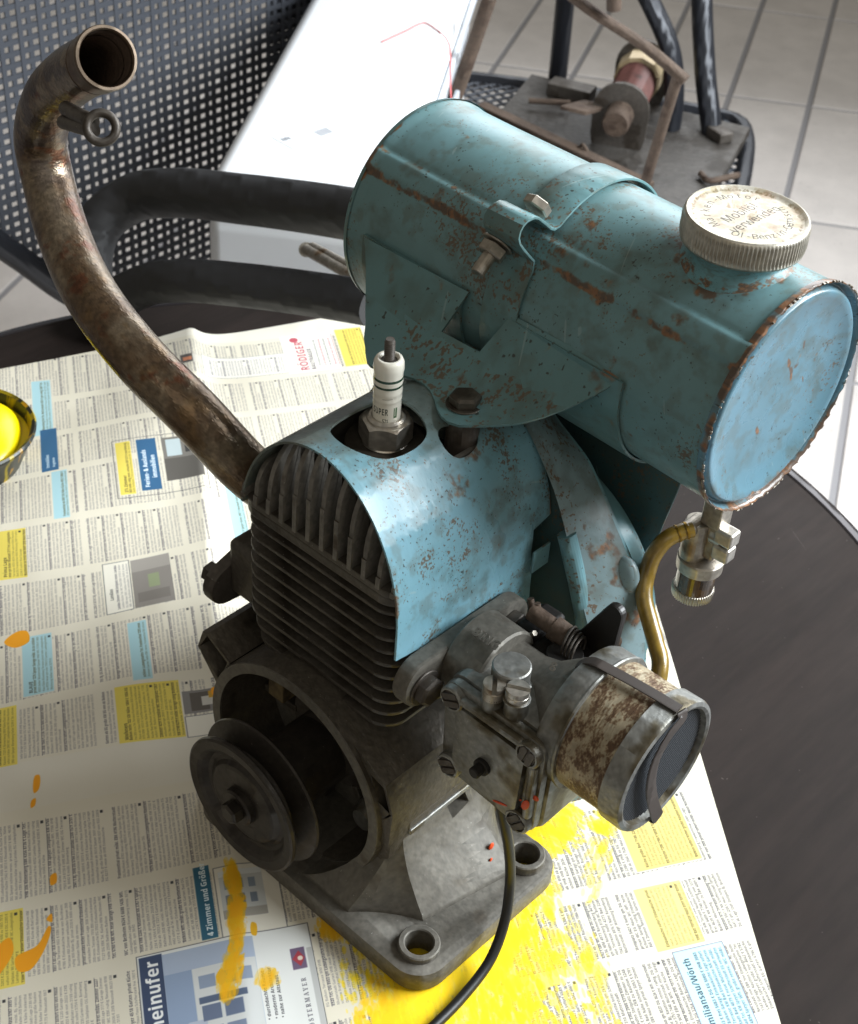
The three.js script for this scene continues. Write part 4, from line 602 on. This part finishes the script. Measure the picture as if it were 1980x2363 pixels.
  box(145, 364, 152, 376, '#6c5a74'); g.fillStyle = '#a03a44'; g.beginPath(); g.moveTo(X(145.4), Y(370)); g.lineTo(X(149), Y(365.6)); g.lineTo(X(151.6), Y(370)); g.lineTo(X(149), Y(374.6)); g.fill(); g.fillStyle = '#d8c6b8'; g.beginPath(); g.arc(X(149.3), Y(370), 1.3 * mm, 0, 2 * PI); g.fill();
  up('OSTERMAYER', 150, 408, 2.8, '#55525a', 'serif', true, 0.75); g.fillStyle = '#b9b9b6'; g.fillRect(X(153), Y(365), 2.6 * mm, 60 * mm);
  box(330, 413, 357, 470, '#b9dde6', '#778'); ads(339, 414, 357, 469, { pitch: 2.7, size: 2.3, ink: '40,50,60', bold: true }); up('Maximiliansau/Wörth', 337, 466, 4.6, '#2c3a44');
  // yellow spray paint on the paper, drops and brush strokes
  const spray = (s, t, w, h, a, n, al, col = [255, 216, 0]) => { for (let i = 0; i < n; i++) { const r = Math.sqrt(rnd()), q = rnd() * 2 * PI, x = r * Math.cos(q) * w, y = r * Math.sin(q) * h, z = (1 - r * 0.75) * (2 + 7 * rnd()); g.fillStyle = `rgba(${col[0]},${col[1] + 14 * rnd() - 7 | 0},${col[2]},${al * (0.4 + 0.6 * rnd())})`; g.beginPath(); g.ellipse(X(s + x * Math.cos(a) - y * Math.sin(a)), Y(t + x * Math.sin(a) + y * Math.cos(a)), z * mm, z * mm * (0.25 + 0.3 * rnd()), a + 1.45 + 0.2 * rnd(), 0, 2 * PI); g.fill(); } };
  const blot = (pts, c) => { g.fillStyle = c; g.beginPath(); const q = new THREE.CatmullRomCurve3(pts.map(([s, t]) => new THREE.Vector3(X(s), Y(t), 0)), true).getPoints(160); q.forEach((p, i) => { const x = p.x + (rnd() - 0.5) * 9, y = p.y + (rnd() - 0.5) * 16; i ? g.lineTo(x, y) : g.moveTo(x, y); }); g.fill(); };
  blot([[183, 402], [200, 378], [225, 355], [255, 330], [282, 310], [308, 309], [312, 320], [296, 340], [279, 350], [271, 366], [268, 388], [277, 406], [262, 420], [250, 440], [240, 480], [168, 480], [174, 418]], 'rgba(252,206,0,0.46)'); blot([[188, 402], [202, 380], [216, 390], [204, 420], [190, 470], [172, 470], [178, 420]], 'rgba(246,186,0,0.55)');
  spray(205, 395, 40, 60, 0.05, 900, 0.5); spray(240, 380, 34, 62, 0.0, 900, 0.5); spray(258, 340, 30, 44, 0.2, 700, 0.5); spray(290, 322, 24, 22, -0.5, 300, 0.42); spray(232, 440, 60, 30, 0, 700, 0.5); spray(180, 420, 16, 34, 0.2, 260, 0.5, [252, 196, 0]);
  spray(275, 372, 14, 50, 0, 160, 0.3); spray(286, 410, 12, 30, 0, 100, 0.3); spray(312, 350, 8, 30, 0.5, 60, 0.3); spray(170, 356, 11, 9, 0.2, 110, 0.45, [240, 180, 10]); spray(320, 330, 14, 10, -0.4, 70, 0.35);
  spray(123, 318, 4, 14, -0.05, 60, 0.5, [240, 180, 10]); spray(122, 342, 5, 22, 0.12, 110, 0.55, [240, 176, 8]); spray(115, 372, 6, 18, 0.3, 100, 0.55, [244, 180, 8]); spray(132, 378, 7, 5, 0.4, 30, 0.4, [240, 176, 8]);
  const drop = (pts, col = '#f0a010') => { g.fillStyle = col; g.beginPath(); const c = new THREE.CatmullRomCurve3(pts.map(([s, t]) => new THREE.Vector3(X(s), Y(t), 0)), true).getPoints(40); c.forEach((p, i) => i ? g.lineTo(p.x, p.y) : g.moveTo(p.x, p.y)); g.fill(); };
  drop([[14, 118], [22, 111], [27, 112], [28, 121], [20, 124]]); drop([[29, 231], [31, 231], [30.5, 240], [28, 242]]); drop([[26.5, 246], [28.5, 245], [28, 249], [26, 250]]); drop([[34, 292], [36.5, 291], [36.5, 297], [34, 298]]);
  drop([[16, 336], [26, 332], [32, 322], [33, 323], [29, 336], [22, 345], [17, 344]]); drop([[6, 330], [13, 324], [15, 332], [8, 344], [3, 348]]); drop([[128, 184], [132, 184], [132, 189], [128, 189]]); drop([[31, 318], [33.5, 315], [33.5, 320]]);
  drop([[128, 352], [129, 345], [131, 346], [130, 353]], '#e8b020'); drop([[108, 372], [111, 368], [113, 373], [110, 377]], '#e8b020');
  const tex = new THREE.CanvasTexture(cv); tex.colorSpace = THREE.SRGBColorSpace; tex.anisotropy = 8;
  const wave = bake(512, 512, (u, v) => fbm(u, v, 5, 4, 1301), false);
  const mp = M({ map: tex, roughness: 0.85, bumpMap: wave, bumpScale: 0.004 });
  // outline along t for a given s: left edge of the picture to the right-hand edge, top edge slanting
  const sc = (t) => 0.157 - (t + 0.184) * 0.063;
  const topT = (s) => s < 0.155 ? -0.160 - 0.146 * (s - 0.0) : -0.1826 - 0.116 * (s - 0.155), rightS = (t) => 0.390 - 0.1384 * (t - 0.303);
  const hgt = (s, t) => {
    const c = sc(t), d = s - c, fade = 1 - step(0.10, 0.20, t), f2 = step(0.42, 0.30, Math.abs(t - 0.1) + 0.0);
    let h = 0.0014;
    h += 0.012 * f2 * (0.25 + 0.75 * fade) * (d > 0 ? Math.exp(-d / 0.010) : Math.exp(d / 0.075));
    const L = step(0.0, 0.06, -d);
    h += L * 0.006 * (0.5 + 0.5 * Math.sin((t * 0.9 + s * 0.55) * 34 + 0.6)) * step(0.32, 0.2, t);
    h += 0.0035 * Math.exp(-(((t - 0.236) / 0.02) ** 2)) * step(0.16, 0.08, s);
    return h;
  };
  const NU = 150, NV = 190, sL = -0.058, tB = 0.48;
  const surf = (u, v, dy) => { let s = sL + u * (0.46 - sL), t; const tt = topT(s); t = tt + v * (tB - tt); const rs = rightS(t); if (u > 0.0) { s = sL + u * (rs - sL); const t2 = topT(s); t = t2 + v * (tB - t2); } return [o[0] + s * qh[0] + t * ph[0], hgt(s, t) + dy, o[1] + s * qh[1] + t * ph[1], (s - s0) / 0.5, 1 - (t - t0) * k / Hh]; };
  const topG = grid(NU, NV, (u, v) => surf(u, v, 0)), skirt = [];
  for (const fn of [(u) => [u, 0], (u) => [1, u], (u) => [u, 1], (u) => [0, u]]) skirt.push(grid(NU, 1, (u, v) => { const [a, b] = fn(u), q = surf(a, b, 0); return [q[0], v ? 0.0002 : q[1], q[2], q[3], q[4]]; }));
  const paper = obj('newspaper', [topG, ...skirt], mp, null);
  paper.userData = { label: 'spread newspaper with small ads and yellow paint splashes under the engine', category: 'newspaper' };
}

// ------------------------------------------------------------------ paint pot at the left edge
{
  const p = [-0.3853, 0.0015, -0.0057];
  const pot = thing('paint_tin', 'shallow dark tin heaped with bright yellow paint at the left edge', 'paint tin', p);
  const streak = bake(512, 128, (u, v) => { const n = fbm(u, v, 6, 4, 1401, 3, 0.6), d = step(0.52, 0.64, n + 0.2 * (v - 0.5)); let q = mix3([40, 42, 36], [200, 172, 14], d * 0.75); if (fbm(u, v, 20, 3, 1407, 2, 0.5) > 0.72) q = mix3(q, [214, 150, 20], 0.7); return q; });
  const m = M({ map: streak, roughness: 0.35, metalness: 0.1 }, 0.14);
  obj('tin_wall', lathe([[0, 0], [0.034, 0], [0.037, 0.002], [0.0470, 0.0250], [0.0498, 0.0285], [0.0502, 0.0305], [0.0492, 0.0318], [0.0470, 0.0308], [0.0455, 0.0275], [0.0440, 0.02]], 'y', [0, 0, 0], 72), m, pot);
  const heap = new THREE.SphereGeometry(0.041, 48, 20, 0, 2 * PI, 0, PI / 2).scale(1, 0.30, 1).translate(0, 0.0235, 0), hp = heap.attributes.position; for (let q = 0; q < hp.count; q++) { const a = Math.atan2(hp.getZ(q), hp.getX(q)), r = Math.hypot(hp.getX(q), hp.getZ(q)); const e = 1 + 0.05 * Math.sin(3 * a + 1) * r / 0.041; hp.setX(q, hp.getX(q) * e); hp.setZ(q, hp.getZ(q) * e); } heap.computeVertexNormals();
  obj('paint', [heap, lathe([[0, 0.0225], [0.0448, 0.0225], [0.0446, 0.0205]], 'y', [0, 0, 0], 48)], M({ color: C(250, 222, 0), roughness: 0.28 }), pot);
}

// ------------------------------------------------------------------ tiled floor
const FY = -0.715;
{
  const floor = new THREE.Group(); floor.name = 'floor'; floor.userData.kind = 'structure'; scene.add(floor);
  obj('grout', new THREE.BoxGeometry(9, 0.02, 9).translate(-1.5, FY - 0.0135, -2.2), M({ color: C(150, 148, 150), roughness: 0.9 }), floor);
  const e = [0.446 * 0.5445, 0.895 * 0.5445], f = [0.845 * 0.1722, -0.535 * 0.1722], base = [-1.114, -2.507], gap = 0.0125;
  const mats = []; for (let i = 0; i < 4; i++) mats.push(M({ map: bake(256, 256, (u, v) => { const n = fbm(u, v, 6, 4, 1500 + i * 7), s = vn(u * 90, v * 90, 90, 90, 1503 + i); const k = 0.93 + 0.1 * n - (s > 0.93 ? 0.1 : 0); return [224 * k - i * 3, 217 * k - i * 3, 212 * k - i * 3]; }), roughness: 0.42 }, 0.3));
  const cs = 0.0015, tile = (sx) => { const g = new THREE.BufferGeometry(), le = Math.hypot(...e), lf = Math.hypot(...f), a = 0.5 - gap / 2 / le, b = 0.5 - gap / 2 / lf; const P = [], ring = (k, y) => { for (const [p, q] of [[-1, -1], [1, -1], [1, 1], [-1, 1]]) P.push(p * (a - k / le) * e[0] + q * (b - k / lf) * f[0], y, p * (a - k / le) * e[1] + q * (b - k / lf) * f[1]); }; ring(0, -0.004); ring(0, -0.001); ring(cs, 0); const I = []; for (let r = 0; r < 2; r++) for (let k = 0; k < 4; k++) { const p = r * 4 + k, q = r * 4 + (k + 1) % 4; I.push(p, p + 4, q, q, p + 4, q + 4); } I.push(8, 11, 9, 9, 11, 10); g.setAttribute('position', new THREE.Float32BufferAttribute(P, 3)); g.setIndex(I); return prep(crease(g, 0.4), 0.3); };
  const tg = tile(); const fr = new THREE.Frustum(); camera.aspect = 858 / 1024; camera.updateProjectionMatrix(); camera.updateMatrixWorld(); const wide = camera.clone(); wide.fov = 48; wide.updateProjectionMatrix(); wide.updateMatrixWorld();
  fr.setFromProjectionMatrix(new THREE.Matrix4().multiplyMatrices(wide.projectionMatrix, wide.matrixWorldInverse));
  for (let i = -6; i <= 6; i++) for (let j = -16; j <= 16; j++) {
    const x = base[0] + e[0] * (i + 0.5) + f[0] * (j + 0.5), z = base[1] + e[1] * (i + 0.5) + f[1] * (j + 0.5);
    if (!fr.intersectsSphere(new THREE.Sphere(new THREE.Vector3(x, FY, z), 0.3)) || Math.hypot(x, z) > 4.6) continue;
    const m = new THREE.Mesh(tg, mats[(i * 7 + j * 3 + 200) % 4]); m.name = 'tile'; m.position.set(x, FY + 0.0005 * rnd(), z); m.receiveShadow = true; floor.add(m);
  }
}
const mTubeDark = M({ color: C(38, 40, 46), metalness: 0.3, roughness: 0.38 });
const mArm = M({ color: C(40, 40, 42), roughness: 0.62 });
const mMesh = M({ color: C(64, 67, 74), metalness: 0.1, roughness: 0.6 });

// ------------------------------------------------------------------ left chair: woven back, looped armrest
{
  const ch = thing('mesh_chair', 'dark chair with woven mesh back and broad armrest, behind the table at the left', 'chair', [-0.7, FY, -0.5]);
  const put = (n, g, m) => { const r = obj(n, (Array.isArray(g) ? g : [g]).map((q) => { q = q.index ? q.toNonIndexed() : q; return q.translate(0.7, -FY, 0.5); }), m, ch); return r; };
  // lower edge of the back: it curves up towards the near corner
  const edge = [[-0.235, 0.0], [-0.262, -0.06], [-0.345, -0.16], [-0.42, -0.24], [-0.50, -0.272], [-1.1, -0.285]], low = (z) => { let i = 1; while (i < edge.length - 1 && z < edge[i][0]) i++; const t = (z - edge[i - 1][0]) / (edge[i][0] - edge[i - 1][0]); return edge[i - 1][1] + (edge[i][1] - edge[i - 1][1]) * t; };
  const strands = (x, z0, z1, y1, pitch, w) => { const L = []; for (let z = z0, k = 0; z <= z1; z += pitch, k++) { const y0 = low(z); L.push(new THREE.BoxGeometry(0.0018, y1 - y0, w).translate(x + 0.0008 * (k % 2 ? 1 : -1), (y0 + y1) / 2, z)); } for (let y = -0.28; y <= y1; y += pitch) { let a = z1; while (low(a) > y && a > z0) a -= 0.004; if (a - z0 > 0.02) L.push(new THREE.BoxGeometry(0.0022, w * 1.05, a - z0).translate(x, y, (z0 + a) / 2)); } return L; };
  const a = put('back_mesh', strands(-0.83, -1.0, -0.24, 0.30, 0.0110, 0.0050), mMesh); a.userData.kind = 'stuff';
  const b = put('back_mesh', strands(-0.842, -1.0, -0.70, 0.30, 0.0108, 0.0064).map((q) => q.translate(0, 0.0059, 0.0059)), mMesh); b.userData.kind = 'stuff';
  put('back_frame', [sweep([[-0.83, 0.30, -0.235], [-0.83, 0.0, -0.235], [-0.83, -0.06, -0.262], [-0.83, -0.16, -0.345], [-0.83, -0.24, -0.42], [-0.80, -0.27, -0.50], [-0.70, -0.275, -0.56]], 0.013, 0.013, [1, 0, 0], 60, 0.1)], mTubeDark);
  put('armrest', sweep([[-0.4512, -0.0051, -0.1881], [-0.4813, 0.0197, -0.1887], [-0.4997, 0.0371, -0.1999], [-0.5104, 0.0553, -0.2185], [-0.5016, 0.0719, -0.2434], [-0.4647, 0.0869, -0.2569], [-0.4043, 0.1005, -0.2721], [-0.3452, 0.1127, -0.2849], [-0.2929, 0.1244, -0.2911], [-0.2369, 0.1354, -0.2998]], 0.016, 0.0170, [0.5, 1, 0.5], 90, 0.7), mArm);
  put('seat_rail', sweep([[-0.4521, 0.0076, -0.1671], [-0.4511, 0.0270, -0.1885], [-0.4345, 0.0420, -0.2015], [-0.4011, 0.0566, -0.2117], [-0.3553, 0.0670, -0.2279], [-0.3042, 0.0754, -0.2466], [-0.2593, 0.0832, -0.2593]], 0.016, 0.0115, [0.4, 1, 0.4], 60, 0.5), mArm);
  put('leg', [rod([-0.62, -0.44, -0.262], [-0.64, FY + 0.001, -0.262], 0.013), rod([-0.83, -0.05, -0.245], [-0.86, FY + 0.001, -0.25], 0.013)], mTubeDark);
}
// ------------------------------------------------------------------ white box on the chair
{
  const p = [-0.523, 0, -0.334], w = [0.818, -0.575], d = [-0.575, -0.818], top = 0.045, W = 0.152, Dp = 0.62, Hb = 0.40;
  const b = thing('white_box', 'white plastic box with glaring lid and small printed marks, behind the armrest', 'box', [p[0] + w[0] * W / 2 + d[0] * Dp / 2, top - Hb, p[2] + w[1] * W / 2 + d[1] * Dp / 2]);
  const ang = Math.atan2(-w[1], w[0]); b.rotation.y = ang;
  const mw = M({ color: C(236, 238, 240), roughness: 0.35 });
  obj('box_body', [rbox(W, Hb - 0.03, Dp, 0, (Hb - 0.03) / 2, 0, 0.012, 4), rbox(W - 0.03, 0.0015, 0.004, 0, Hb * 0.64, Dp / 2, 0.0006)], mw, b);
  obj('front_panel', [rbox(W - 0.024, 0.12, 0.003, 0.0, Hb - 0.15, Dp / 2 + 0.0006, 0.001), rbox(W - 0.034, 0.10, 0.003, 0.004, Hb - 0.30, Dp / 2 + 0.0006, 0.001)], M({ color: C(226, 228, 232), roughness: 0.4 }), b);
  const lid = obj('lid', rbox(W + 0.004, 0.034, Dp + 0.004, 0, Hb - 0.016, 0, 0.014, 5), mw, b);
  obj('side_rail', [rbox(0.006, 0.010, Dp, W / 2 + 0.004, Hb - 0.045, 0, 0.002), rbox(0.005, 0.02, Dp, W / 2 + 0.010, Hb - 0.085, 0, 0.002)], M({ color: C(190, 194, 200), roughness: 0.4 }), b);
  const cv = document.createElement('canvas'); cv.width = 256; cv.height = 128; const g = cv.getContext('2d'); g.fillStyle = '#eceef0'; g.fillRect(0, 0, 256, 128); g.fillStyle = 'rgba(40,44,60,0.8)'; for (let i = 0; i < 4; i++) { g.fillRect(14 + i * 9, 34 + (i % 2) * 4, 6, 20); } g.fillStyle = 'rgba(60,64,84,0.75)'; for (let i = 0; i < 5; i++) g.fillRect(150 + i * 12, 60, 6, 44);
  const lt = new THREE.CanvasTexture(cv); lt.colorSpace = THREE.SRGBColorSpace; const lg = new THREE.PlaneGeometry(0.062, 0.031).rotateX(-PI / 2).rotateY(0.9).translate(-0.012, Hb + 0.0013, Dp / 2 - 0.115); lg.userData.keepUV = true;
  obj('printed_mark', lg, M({ map: lt, roughness: 0.4 }), b);
  b.updateMatrixWorld(); const lo = (p) => b.worldToLocal(V(p)).toArray();
  obj('latch', [rod(lo([-0.4084, 0.0320, -0.3397]), lo([-0.3341, 0.0446, -0.3235]), 0.0045), rod(lo([-0.4062, 0.0344, -0.3440]), lo([-0.3335, 0.0483, -0.3279]), 0.0035), rod(lo([-0.4084, 0.0320, -0.3397]), lo([-0.4212, 0.0221, -0.3519]), 0.006)], mZinc, b);
  const th = obj('red_thread', tube([[-0.640, 0.0468, -0.66], [-0.645, 0.0466, -0.70], [-0.648, 0.0464, -0.730], [-0.630, 0.0462, -0.7275], [-0.614, 0.0462, -0.722], [-0.600, 0.041, -0.716], [-0.583, 0.01, -0.702], [-0.565, -0.03, -0.69]], 0.0008, 60, 6), M({ color: C(214, 110, 110), roughness: 0.7 }), null);
  th.userData = { label: 'thin red thread lying across the right edge of the white box lid', category: 'thread' };
}

// ------------------------------------------------------------------ right chair with expanded-metal seat
{
  const SY = -0.270, o = [-1.04, -1.215], u = [0.866, -0.5], v = [0.5, 0.866];
  const Q = (a, b, y = SY) => [o[0] + u[0] * a + v[0] * b, y, o[1] + u[1] * a + v[1] * b];
  const ch = thing('garden_chair', 'dark tubular chair with diamond-mesh seat carrying the rusty apparatus, at upper right', 'chair', [-0.75, FY, -1.15]);
  const put = (n, g, m) => obj(n, (Array.isArray(g) ? g : [g]).map((q) => { q = q.index ? q.toNonIndexed() : q; return q.translate(0.75, -FY, 1.15); }), m, ch);
  const L = [], n = 0.44, w = 0.42, st = 0.0215;
  for (let k = -w; k < n; k += st) { const a0 = Math.max(0, k), a1 = Math.min(n, k + w); if (a1 - a0 > 0.01) { L.push(rod(Q(a0, (a0 - k) * 1), Q(a1, (a1 - k) * 1), 0.0024, 6)); L.push(rod(Q(a0, w - (a0 - k)), Q(a1, w - (a1 - k)), 0.0024, 6)); } }
  const ms = put('seat_mesh', L, mMesh); ms.userData.kind = 'stuff';
  put('seat_frame', sweep([Q(0.0, 0.42), Q(0, 0.06), Q(0.02, 0.01), Q(0.06, 0), Q(0.40, 0), Q(0.43, 0.012), Q(0.445, 0.06), Q(0.445, 0.42)], 0.011, 0.011, [0, 1, 0], 80, 0.2), mTubeDark);
  put('back_tube', sweep([[-0.760, 0.055, -1.395], [-0.720, -0.06, -1.352], [-0.668, -0.17, -1.318], [-0.625, -0.26, -1.300], [-0.600, -0.45, -1.290], [-0.585, FY + 0.002, -1.285]], 0.014, 0.014, [1, 0, 0], 60, 0.1), mTubeDark);
  put('back_tube', sweep([[-0.86, 0.02, -1.29], [-0.80, -0.035, -1.275], [-0.74, -0.085, -1.27], [-0.70, -0.14, -1.275], [-0.682, -0.20, -1.275], [-0.676, -0.27, -1.27]], 0.014, 0.012, [1, 0, 0], 50, 0.2), mTubeDark);
  put('back_tube', sweep([[-0.875, 0.02, -1.27], [-0.885, -0.10, -1.28], [-0.89, -0.27, -1.29], [-0.90, FY + 0.002, -1.30]], 0.013, 0.013, [1, 0, 0], 40, 0.1), mTubeDark);
  put('leg', rod([-0.52, -0.27, -1.20], [-0.505, FY + 0.001, -1.19], 0.012), mTubeDark);
  put('leg', rod(Q(0.0, 0.40), Q(-0.01, 0.42, FY + 0.001), 0.012), mTubeDark);
}
// ------------------------------------------------------------------ rusty electrical apparatus on that chair
{
  const PY = -0.240, ap = thing('coil_apparatus', 'rusty apparatus with copper wire coil, dark base plate and rod frame, on the right chair', 'apparatus', [-0.72, PY - 0.02, -1.19]);
  const put = (n, g, m, par = ap) => obj(n, (Array.isArray(g) ? g : [g]).map((q) => { q = q.index ? q.toNonIndexed() : q; return q.translate(0.72, -PY + 0.02, 1.19); }), m, par);
  const mPlate = M({ map: castTex([78, 74, 70], [44, 38, 32], 0.16, 1601), metalness: 0.2, roughness: 0.55, bumpMap: grain, bumpScale: 0.002 }, 0.3);
  const A = [-0.917, -1.263], B = [-0.608, -1.361], Cc = [-0.475, -1.02], Dd = [-0.80, -0.98];
  const sh = shapeOf([[A[0], -A[1]], [Dd[0], -Dd[1]], [Cc[0], -Cc[1]], [B[0], -B[1]]]);
  put('base_plate', extr(sh, 0.016, 0.003).rotateX(-PI / 2).translate(0, PY - 0.016, 0), mPlate);
  const rail = (a, b, w, h, y) => { const len = Math.hypot(b[0] - a[0], b[1] - a[1]); return rbox(len, h, w, 0, 0, 0, 0.002).rotateY(Math.atan2(-(b[1] - a[1]), b[0] - a[0])).translate((a[0] + b[0]) / 2, y, (a[1] + b[1]) / 2); };
  put('rail', [rail([-0.862, -1.088], [-0.57, -1.075], 0.018, 0.014, PY + 0.018)], mRust);
  for (let i = 0; i < 5; i++) put('terminal_knob', lathe([[0, 0], [0.010, 0], [0.010, 0.012], [0.007, 0.016], [0, 0.017]], 'y', [-0.80 + i * 0.05, PY, -1.052 - 0.001 * i], 20), i % 2 ? mZinc : mBlackPlastic);
  // coil lying between two end plates
  const a = V([-0.690, PY + 0.046, -1.165]), b = V([-0.765, PY + 0.046, -1.315]), dir = b.clone().sub(a).normalize(), q = new THREE.Quaternion().setFromUnitVectors(new THREE.Vector3(0, 1, 0), dir);
  const on = (g, t) => g.applyQuaternion(q).translate(a.x + dir.x * t, a.y, a.z + dir.z * t), len = a.distanceTo(b);
  const wind = [[0, 0.012]]; for (let i = 0; i < 46; i++) wind.push([0.0262, 0.012 + i * 0.0030], [0.0275, 0.0135 + i * 0.0030]); wind.push([0, len - 0.005]);
  const coil = put('wire_coil', on(lathe(wind, 'y', [0, 0, 0], 40, 1.2), 0), M({ map: castTex([108, 68, 62], [74, 50, 46], 0.04, 1701), roughness: 0.55 }));
  put('wrapping', [on(lathe([[0.028, len - 0.055], [0.032, len - 0.05], [0.0325, len - 0.02], [0.030, len - 0.008], [0, len - 0.004]], 'y', [0, 0, 0], 11, 0.2), 0)], M({ color: C(206, 186, 150), metalness: 0.5, roughness: 0.25 }), coil);
  const ep = (t) => { const g = new THREE.ExtrudeGeometry(hull([[0, 0.006, 0.036], [0, -0.03, 0.034]].reverse()).length ? shapeOf(hull([[0, -0.030, 0.036], [0.0001, 0.004, 0.037]])) : null, { depth: 0.007, bevelEnabled: false }); g.deleteAttribute('uv'); g.applyQuaternion(new THREE.Quaternion().setFromUnitVectors(new THREE.Vector3(0, 0, 1), dir)); return g.translate(a.x + dir.x * t, a.y, a.z + dir.z * t); };
  put('end_plate', ep(0.002), mSteelDark, coil); put('end_plate', ep(len - 0.01), mSteelDark, coil);
  put('core_boss', on(lathe([[0, -0.034], [0.016, -0.034], [0.018, -0.03], [0.018, 0.001], [0, 0.002]], 'y', [0, 0, 0], 28), 0), mRust, coil);
  { const s = rrect(-0.018, -0.055, 0.018, 0.055, 0.003); for (const y of [0.012, 0.034]) { const h = new THREE.Path(); h.absarc(0, y, 0.0062, 0, 2 * PI, true); s.holes.push(h); } put('contact_plate', extr(s, 0.005, 0.0008).rotateX(-PI / 2 - 0.3).rotateY(0.35).translate(-0.722, PY + 0.052, -1.130), mRust); }
  put('wire_loop', tube([[-0.70, PY + 0.012, -1.10], [-0.685, PY + 0.03, -1.085], [-0.665, PY + 0.012, -1.09], [-0.64, PY + 0.008, -1.11]], 0.0022, 30, 8), mRust);
  put('side_block', rail([-0.86, -1.235], [-0.80, -1.255], 0.03, 0.018, PY + 0.009), mSteelDark); put('side_block', rail([-0.63, -1.30], [-0.60, -1.29], 0.022, 0.014, PY + 0.007), mSteelDark);
  put('wire_stub', rod([-0.845, PY + 0.01, -1.17], [-0.80, PY + 0.012, -1.205], 0.004, 10), mRust);
  put('wire_stub', sweep([[-0.565, PY + 0.006, -1.18], [-0.547, PY + 0.006, -1.171], [-0.543, PY + 0.006, -1.175], [-0.53, PY + 0.006, -1.215]], 0.004, 0.004, [0, 1, 0], 24, 0.1), mRust);
  put('rod_frame', [rod([-0.540, 0.100, -0.875], [-0.585, 0.105, -0.845], 0.005), sweep([[-0.700, 0.138, -0.840], [-0.62, 0.082, -0.870], [-0.56, 0.052, -0.885], [-0.500, 0.021, -0.915], [-0.452, -0.002, -0.925]], 0.0075, 0.005, [0, 1, 0], 30, 0.5), rod([-0.462, 0.002, -0.925], [-0.530, PY + 0.004, -0.985], 0.0062, 14)].slice(1), mRust);
  put('rod_frame', [rod([-0.605, 0.075, -0.779], [-0.64, -0.05, -0.775], 0.0075, 14), rod([-0.64, -0.05, -0.775], [-0.70, PY, -0.99], 0.0075, 14)], mRust);
  put('ring_nut', [new THREE.TorusGeometry(0.016, 0.005, 10, 26).rotateX(PI / 2 - 0.2).translate(-0.548, 0.076, -0.878), rod([-0.530, 0.058, -0.890], [-0.536, 0.115, -0.885], 0.008, 12)], mRust);
}
renderer.render(scene, camera);
